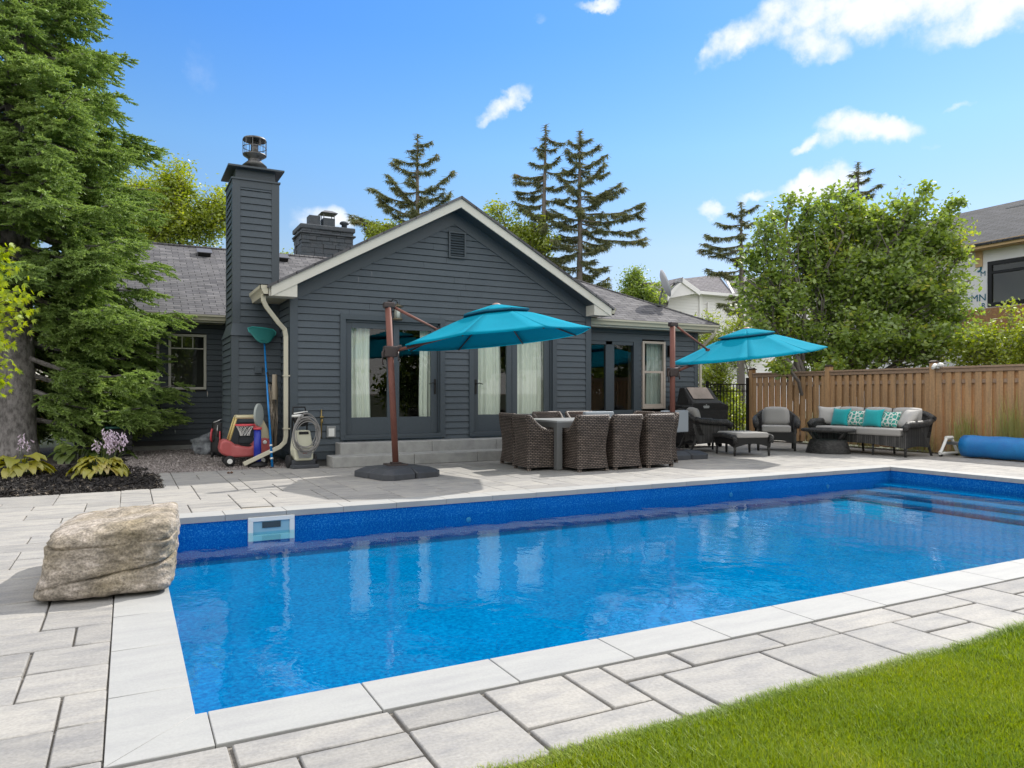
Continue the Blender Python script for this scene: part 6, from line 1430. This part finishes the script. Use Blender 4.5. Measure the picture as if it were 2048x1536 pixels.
m = MB(); m.tube([(0, 0, 0), (.02, .0, 1), (.1, 0, 2), (.1, .1, 3.2)], [.07, .06, .05, .03], 8); rp_ = np.random.RandomState(5); cs_ = []; rq = random.Random(6)
tips = [(20, 500), (30, 540), (45, 580), (50, 620), (30, 640), (10, 600), (-10, 520), (25, 590), (5, 660), (12, 690), (15, 730), (5, 760), (-15, 700), (-30, 600), (-40, 540), (-40, 660), (-30, 740), (-60, 620), (-70, 500), (35, 600), (0, 560), (0, 500), (-5, 780)]
for k, (x, y) in enumerate(tips):
    e = WD(x, y, 9.5+rq.uniform(-.4, .4))-mb_; s = Vector((.08, 0, max(.8, e.z-rq.uniform(.1, .5)))); Q = limb(m, s, e, .014, .004, .10, seed=k, wob=.05); QA = np.array([list(q) for q in Q]); ln = 58
    t_ = rp_.uniform(.3, 1.05, ln)*5; i0 = np.clip(t_.astype(int), 0, 4); f_ = (t_-i0)[:, None]; cs_.append(QA[i0]*(1-f_)+QA[i0+1]*f_+rp_.randn(ln, 3)*.07)
m.build('trunk', BARK2, mp); palmate(np.concatenate(cs_), .078, rp_, LEAFM, 'crown', mp)
# ================================================================ hostas
def hosta(p, label, n, ln, mat, seed, flowers=0, group='hostas in the mulch bed', h=.34):
    T = thing('hosta_plant', label, 'plant', p, 0, group); r_ = random.Random(seed); m = MB(); F = MB(); S = MB()
    for k in range(n):
        a = r_.uniform(0, 6.283); rd = r_.uniform(.15, 1); L0 = ln*r_.uniform(.75, 1.15); d = Vector((math.cos(a), math.sin(a), 0)); sd = Vector((-d.y, d.x, 0))
        st = d*(.05+.10*rd)+Vector((0, 0, .02)); z0 = h*(1.05-.65*rd)*r_.uniform(.8, 1.1); b = d*(.08+.20*rd)+Vector((0, 0, z0)); tw = r_.uniform(-.5, .5)
        S.tube([st, st.lerp(b, .5)+Vector((0, 0, .03)), b], .006, 4)
        def f(u, v, b=b, d=d, sd=sd, L0=L0, tw=tw, rd=rd):
            w = L0*.36*math.sin(math.pi*min(1, u*.93+.03))**.75*(1-.25*u); s = 2*v-1
            return b+d*(L0*u*(.95))+sd*(w*s)+Vector((0, 0, L0*(.25*u-.75*u*u*(.5+.7*rd))+.10*w*abs(s)*2+tw*w*s*.6+.012*math.sin(u*14+s*3)))
        m.grid(f, 6, 4)
    for k in range(flowers):
        F = MB(); a = r_.uniform(0, 6.283); t = Vector((math.cos(a)*r_.uniform(.05, .28)+.10, math.sin(a)*.12, h+r_.uniform(.22, .42))); S.tube([(t.x*.3, t.y*.3, .1), (t.x*.7, t.y*.7, t.z*.6), tuple(t)], .004, 4)
        for q in range(9):
            c = t+Vector((r_.uniform(-.03, .03), r_.uniform(-.03, .03), -q*.018)); e = c+Vector((r_.uniform(-.04, .04), r_.uniform(-.04, .04), -.04)); F.tube([tuple(c), tuple(e)], [.004, .013], 5)
        F.build('flower_spike', LILAC, T)
    m.build('leaves', mat, T, merge=False); S.build('stems', HOSTG, T)
    return T
pg = G(35, 952); hosta((pg.x, pg.y+.15, -.02), 'yellow hosta at the far left of the mulch bed', 38, .27, HOSTA, 1, 3, h=.30)
pg = G(198, 955); hosta((pg.x, pg.y+.15, -.02), 'yellowing hosta with a cluster of lilac flower spikes', 110, .17, HOSTA, 2, 20, h=.31)
pg = G(150, 925); hosta((pg.x, pg.y+.5, -.02), 'shaded green hosta behind the flowering one', 26, .30, HOSTG, 3, 0, h=.30)
pg = G(222, 922); hosta((pg.x, pg.y+.4, -.02), 'small green hosta by the gravel under the spruce', 14, .26, HOSTG, 4, 0, h=.24)
# ================================================================ ornamental grasses along the fence
def gtuft(p, label, n, h, seed, spread=.45):
    r_ = np.random.RandomState(seed); a = r_.uniform(0, 2*np.pi, n); l = r_.uniform(.05, spread, n); hh = h*r_.uniform(.35, 1.1, n); w = .0026
    b = np.c_[r_.randn(n)*.10, r_.randn(n)*.13, np.zeros(n)]; d = np.c_[np.cos(a), np.sin(a), np.zeros(n)]; sd = np.c_[-np.sin(a), np.cos(a), np.zeros(n)]*w
    m1 = b+d*(l*.22)[:, None]+np.c_[np.zeros((n, 2)), hh*.66]; t = b+d*l[:, None]+np.c_[np.zeros((n, 2)), hh*(1-.5*(l/spread)**2)]
    V = np.concatenate([np.stack([b-sd, b+sd, m1+sd, m1-sd], 1), np.stack([m1-sd, m1+sd, t+sd*.15, t-sd*.15], 1)]); T = thing('ornamental_grass', label, 'grass plant', p, 0, 'ornamental grasses along the fence'); fastmesh('blades', V, 4, OGR, T); return T
for x, y, h, n, s, lab in ((1930, 896, 1.0, 260, 1, 'feathery grass clump just left of the blue cover roll'), (2020, 892, 1.3, 360, 2, 'tall feathery grass clump behind the blue cover roll'), (1640, 884, .9, 120, 3, 'thin grass clump behind the far end of the sofa'), (1730, 890, .95, 80, 4, 'sparse grass stems behind the middle of the sofa'), (1845, 903, .5, 120, 5, 'low grass clump behind the sofa arm nearest the pool'), (1810, 898, .9, 60, 6, 'few grass stems between sofa back and fence')):
    r = ray(x, y); yy = r.y*(FX-.22)/r.x; gtuft((FX-.22, yy, 0), lab, n, h, s)
m = MB(); m.box(FX-.40, 2, -.05, FX-.06, 14.4, .004); struct(m.build('planting_strip', SOIL))
# ================================================================ boulder
bm = bmesh.new(); bmesh.ops.create_cube(bm, size=2)
bmesh.ops.subdivide_edges(bm, edges=bm.edges, cuts=84, use_grid_fill=True)
def bshape(v):
    x, y, z = v
    # superellipsoid from the cube
    p = 9.0; k = (abs(x)**p+abs(y)**p+abs(z)**p)**(1/p); d = Vector((x, y, z))/k; u, w_, t = d.x, d.y, (d.z+1)/2
    X = .415*u; Y = .70*w_; H = .43+.05*u-.02*w_
    X *= (.90-.14*t if u < 0 else 1); X += .02*t; Y = Y*(1-.10*t*(w_ < 0))-.0
    if w_ < 0: Y += .06*(u+1)*.5*0
    Y += (-.16*(u-(-1))*.5+.08)*(.5+.5*(w_ < 0))*.5
    zz = H*t
    n = mnoise.noise(Vector((X*2.1, Y*2.1, zz*2.5))+Vector((3, 1, 7)))*.040+mnoise.noise(Vector((X*6, Y*6, zz*9)))*.024+mnoise.noise(Vector((X*16, Y*16, zz*30)))*.010
    out = Vector((u, w_, (t-.35)*1.2)).normalized()
    # bedding cracks, dipping
    for z0, sl, dp, wd in ((.15, .16, .060, .0060), (.345, .05, .040, .006), (.25, -.05, .016, .005)):
        q = zz-(z0+sl*X+.02*mnoise.noise(Vector((X*5, Y*5, z0*9)))); n -= dp*math.exp(-(q/wd)**2)*(.55+.45*mnoise.noise(Vector((X*3, Y*3, z0*30)))*2)
    if zz < .07: n -= .03*(1-zz/.07)**2
    return Vector((X, Y, zz))+out*n
for v in bm.verts: v.co = bshape(v.co)
me = bpy.data.meshes.new('boulder'); bm.to_mesh(me); bm.free(); me.polygons.foreach_set('use_smooth', [True]*len(me.polygons)); me.materials.append(ROCK)
bo = bpy.data.objects.new('boulder', me); COL.objects.link(bo); bo.scale = (.96, .94, .95); bo.location = (-.105, 5.57, -.005); bo.rotation_euler = (0, 0, R(-4)); tag(bo, 'large layered tan boulder sitting on the pool coping', 'boulder')
# ================================================================ neighbouring houses
WSID = M('white_siding', (.80, .79, .78), .6); WTR = M('white_trim', (.85, .84, .83), .5)
nbY = 36.; wh = thing('white_house', 'white-sided neighbour house with grey hipped roof behind the shrubs', 'house', (WY(1430, 788, nbY).x, nbY, 0)); WO = wh.location.copy()
def nb(mb, name, mat, root, O):
    for i, v in enumerate(mb.v): mb.v[i] = (v[0]-O.x, v[1]-O.y, v[2]-O.z)
    return mb.build(name, mat, root)
m = MB(); xa, xb = WY(1310, 700, nbY).x, WY(1640, 700, nbY).x; ze = WY(1440, 592, nbY).z; m.T = Matrix.Translation((0, nbY, 0))
z = 0
while z < ze: m.poly([(xa, -.02, z), (xb, -.02, z), (xb, 0, z+.19), (xa, 0, z+.19)]); m.poly([(xa, 0, z), (xb, 0, z), (xb, -.02, z), (xa, -.02, z)]); z += .19
m.T = Matrix(); m.box(xa+.1, nbY+.05, 0, xb-.1, nbY+8, ze-.1); nb(m, 'wall', WSID, wh, WO)
m = MB(); p = WY(1400, 640, nbY); m.box(p.x-.12, nbY-.10, 0, p.x+.12, nbY-.02, ze); m.box(xa-.3, nbY-.55, ze-.06, xb+.3, nbY-.42, ze+.12); m.box(xa-.3, nbY-.42, ze-.06, xb+.3, nbY, ze-.02); p = WY(1413, 640, nbY); m.box(p.x, nbY-.14, 0, p.x+.10, nbY-.03, ze-.5); nb(m, 'trim', WTR, wh, WO)
pk = WY(1436, 549, nbY+3.4); rp2 = [(WY(1330, 590, nbY-.5).x-2.5, nbY-.5, ze+.10), (WY(1482, 590, nbY-.5).x+.4, nbY-.5, ze+.10), tuple(pk), (WY(1350, 575, nbY+3.4).x, nbY+3.4, pk.z-1.6)]
def nroof(pts, root, O, mat, name='roof'):
    o = roofplane([tuple(Vector(p)) for p in pts], mat, name, .06, root)
    for v in o.data.vertices: v.co = v.co-Vector(O)
    return o
nroof([(xa-2, nbY-.5, ze+.1), (WY(1467, 590, nbY-.5).x, nbY-.5, ze+.1), (WY(1436, 549, nbY+3.4).x, nbY+3.4, pk.z), (WY(1343, 577, nbY+3.4).x, nbY+3.4, pk.z-.7)], wh, WO, SHIN2)
nroof([(WY(1467, 590, nbY-.5).x, nbY-.5, ze+.1), (xb+.5, nbY-.5, ze+.1), (xb-1, nbY+4.5, pk.z+.3), (WY(1446, 546, nbY+4.5).x, nbY+4.5, pk.z+.3)], wh, WO, SHIN2)
m = MB(); m.tube([tuple(WY(1467, 588, nbY-.55)), tuple(WY(1446, 548, nbY+2.6))], .09, 4); nb(m, 'valley_flashing', WTR, wh, WO)
g0, g1, g2 = WY(1333, 597, nbY-1.2), WY(1362, 560, nbY-1.2), WY(1398, 586, nbY-1.2)
m = MB(); m.prism([tuple(g0), tuple(g1), tuple(g2)], (0, .5, 0)); nb(m, 'gable', WSID, wh, WO)
for a, b in ((g0, g1), (g1, g2)):
    m = MB(); dz = Vector((0, 0, .16)); m.prism([tuple(a-Vector((0, .1, 0))-dz), tuple(b-Vector((0, .1, 0))-dz), tuple(b-Vector((0, .1, 0))+dz), tuple(a-Vector((0, .1, 0))+dz)], (0, .12, 0)); nb(m, 'bargeboard', WTR, wh, WO)
nroof([(g0.x-1.5, g0.y-.2, g0.z), (g0.x-1.5, nbY+5, g0.z), (g1.x, nbY+5, g1.z+.12), (g1.x, g1.y-.2, g1.z+.15)], wh, WO, SHIN2)
nroof([tuple(WY(1270, 612, nbY-1)), tuple(WY(1335, 612, nbY-1)), tuple(WY(1343, 577, nbY+3)), tuple(WY(1338, 578, nbY+3))], wh, WO, SHIN2)
p = WY(1409, 577, nbY+1.2); m = MB(); m.box(p.x-.25, p.y-.25, p.z-.2, p.x+.25, p.y+.25, p.z+.1); nb(m, 'roof_vent', DARKM, wh, WO)
# low garage roof further back beside it
# unfinished house on the right
UX = 23.; uh = thing('unfinished_house', 'unfinished house in white building wrap with a dark shingle roof', 'house', (UX, 10, 0)); UO = uh.location.copy()
WRAP = M('building_wrap', (.78, .78, .79), .5, bump=(3, .3, .02)); OSB = M('osb_board', (.36, .20, .10), .8, var=(20, (.28, .15, .07), .4, .6)); RAW = M('raw_timber', (.55, .38, .20), .7)
yN, yF = 5.5, 19.0; w0 = WX(1976, 526, UX); w1 = WX(1976, 612, UX); zT = WX(1950, 503, UX).z; wy0 = WX(1976, 570, UX).y; wy1 = wy0-3.4; wz0, wz1 = WX(1976, 614, UX).z, WX(1976, 524, UX).z
m = MB()
for a, b, c, e in ((yF, wy0, 0, zT), (wy1, yN, 0, zT), (wy0, wy1, wz1, zT), (wy0, wy1, 0, wz0)): m.poly([(UX, a, c), (UX, b, c), (UX, b, e), (UX, a, e)])
m.poly([(UX, yF, 0), (UX+9, yF, 0), (UX+9, yF, zT), (UX, yF, zT)]); nb(m, 'wall', WRAP, uh, UO)
m = MB(); m.box(UX-.06, wy1-.4, wz0-.75, UX-.002, wy0+1.6, wz0-.04); m.box(UX-.45, wy1-.4, wz0-.82, UX-.002, wy0+1.0, wz0-.75); nb(m, 'sheathing_board', OSB, uh, UO)
m = MB(); m.box(UX-.03, wy0, wz0, UX+.05, wy0-.12, wz1); m.box(UX-.03, wy1+.12, wz0, UX+.05, wy1, wz1); m.box(UX-.03, wy0-.12, wz1-.12, UX+.05, wy1+.12, wz1); m.box(UX-.03, wy0-.12, wz0, UX+.05, wy1+.12, wz0+.12)
m.box(UX-.03, wy0-1.55, wz0+.12, UX+.05, wy0-1.70, wz1-.12); m.box(UX-.028, wy0-.12, (wz0+wz1)/2+.3, UX+.04, wy0-1.55, (wz0+wz1)/2+.38); uw = nb(m, 'window', DARKM, uh, UO)
m = MB(); m.poly([(UX+.02, wy0-.12, wz0+.12), (UX+.02, wy1+.12, wz0+.12), (UX+.02, wy1+.12, wz1-.12), (UX+.02, wy0-.12, wz1-.12)]); nb(m, 'glass', GLASS, uw, UO)
m = MB(); m.box(UX+1.5, wy0+1, wz0-.5, UX+1.6, wy1-.5, wz1+.3); nb(m, 'interior_wall', INT, uh, UO)
m = MB(); m.box(UX-.45, yN, zT-.02, UX-.40, yF+.3, zT+.16); m.box(UX-.40, yN, zT-.02, UX, yF+.3, zT+.02); m.box(UX-.04, wy0+.15, zT-.5, UX-.002, wy0+.05+.3, zT-.02); nb(m, 'raw_fascia', RAW, uh, UO)
rzp = WX(1960, 418, UX+4.2).z
nroof([(UX-.5, yF+.4, zT+.12), (UX-.5, yN-.5, zT+.12), (UX+4.2, yN-.5, rzp), (UX+4.2, yF+.4, rzp)], uh, UO, SHIN3)
nroof([(UX+9, yN-.5, zT+.12), (UX+9, yF+.4, zT+.12), (UX+4.2, yF+.4, rzp), (UX+4.2, yN-.5, rzp)], uh, UO, SHIN3)
m = MB(); m.prism([(UX, yF, zT), (UX+9, yF, zT), (UX+4.2, yF, rzp-.1)], (0, .03, 0)); nb(m, 'gable', WRAP, uh, UO)
q = WX(2040, 418, UX+3.6); m = MB(); m.box(q.x-.2, q.y-.35, q.z-.35, q.x+.3, q.y+.35, q.z+.12); nb(m, 'roof_vent', M('vent_grey', (.3, .3, .3), .5), uh, UO)
# printed lettering on the wrap
INK = M('blue_print', (.02, .14, .22), .6)
for txt, x, y, sz in (('eMN', 1952, 603, .30), ('J', 1962, 535, .60), ('M', 1966, 552, .22), ('R', 1967, 616, .22)):
    cu = bpy.data.curves.new('wrap_print', 'FONT'); cu.body = txt; cu.size = sz; cu.extrude = .002; cu.align_x = 'CENTER'; tmp = bpy.data.objects.new('tmp', cu); COL.objects.link(tmp); me = bpy.data.meshes.new_from_object(tmp); bpy.data.objects.remove(tmp); me.materials.clear(); me.materials.append(INK); to = bpy.data.objects.new('wrap_print', me); COL.objects.link(to)
    p = WX(x, y, UX-.012); to.parent = uh; to.location = p-UO; to.rotation_euler = (R(90), 0, R(-90))
# buildings' far end: brown shed glimpsed left of the spruce
sh = thing('garden_shed', 'brown shed with pale roof edge glimpsed behind the spruce trunk', 'shed', (WD(85, 788, 26).x, WD(85, 788, 26).y, 0)); m = MB(); m.box(-1.6, -.0, 0, 1.6, 2, 1.75); m.build('wall', OSB, sh); m = MB(); m.prism([(-1.8, -.3, 1.72), (1.8, -.3, 1.72), (1.8, -.3, 1.82), (-1.8, -.3, 1.82)], (0, 2.6, .5)); m.build('roof', GUT, sh)
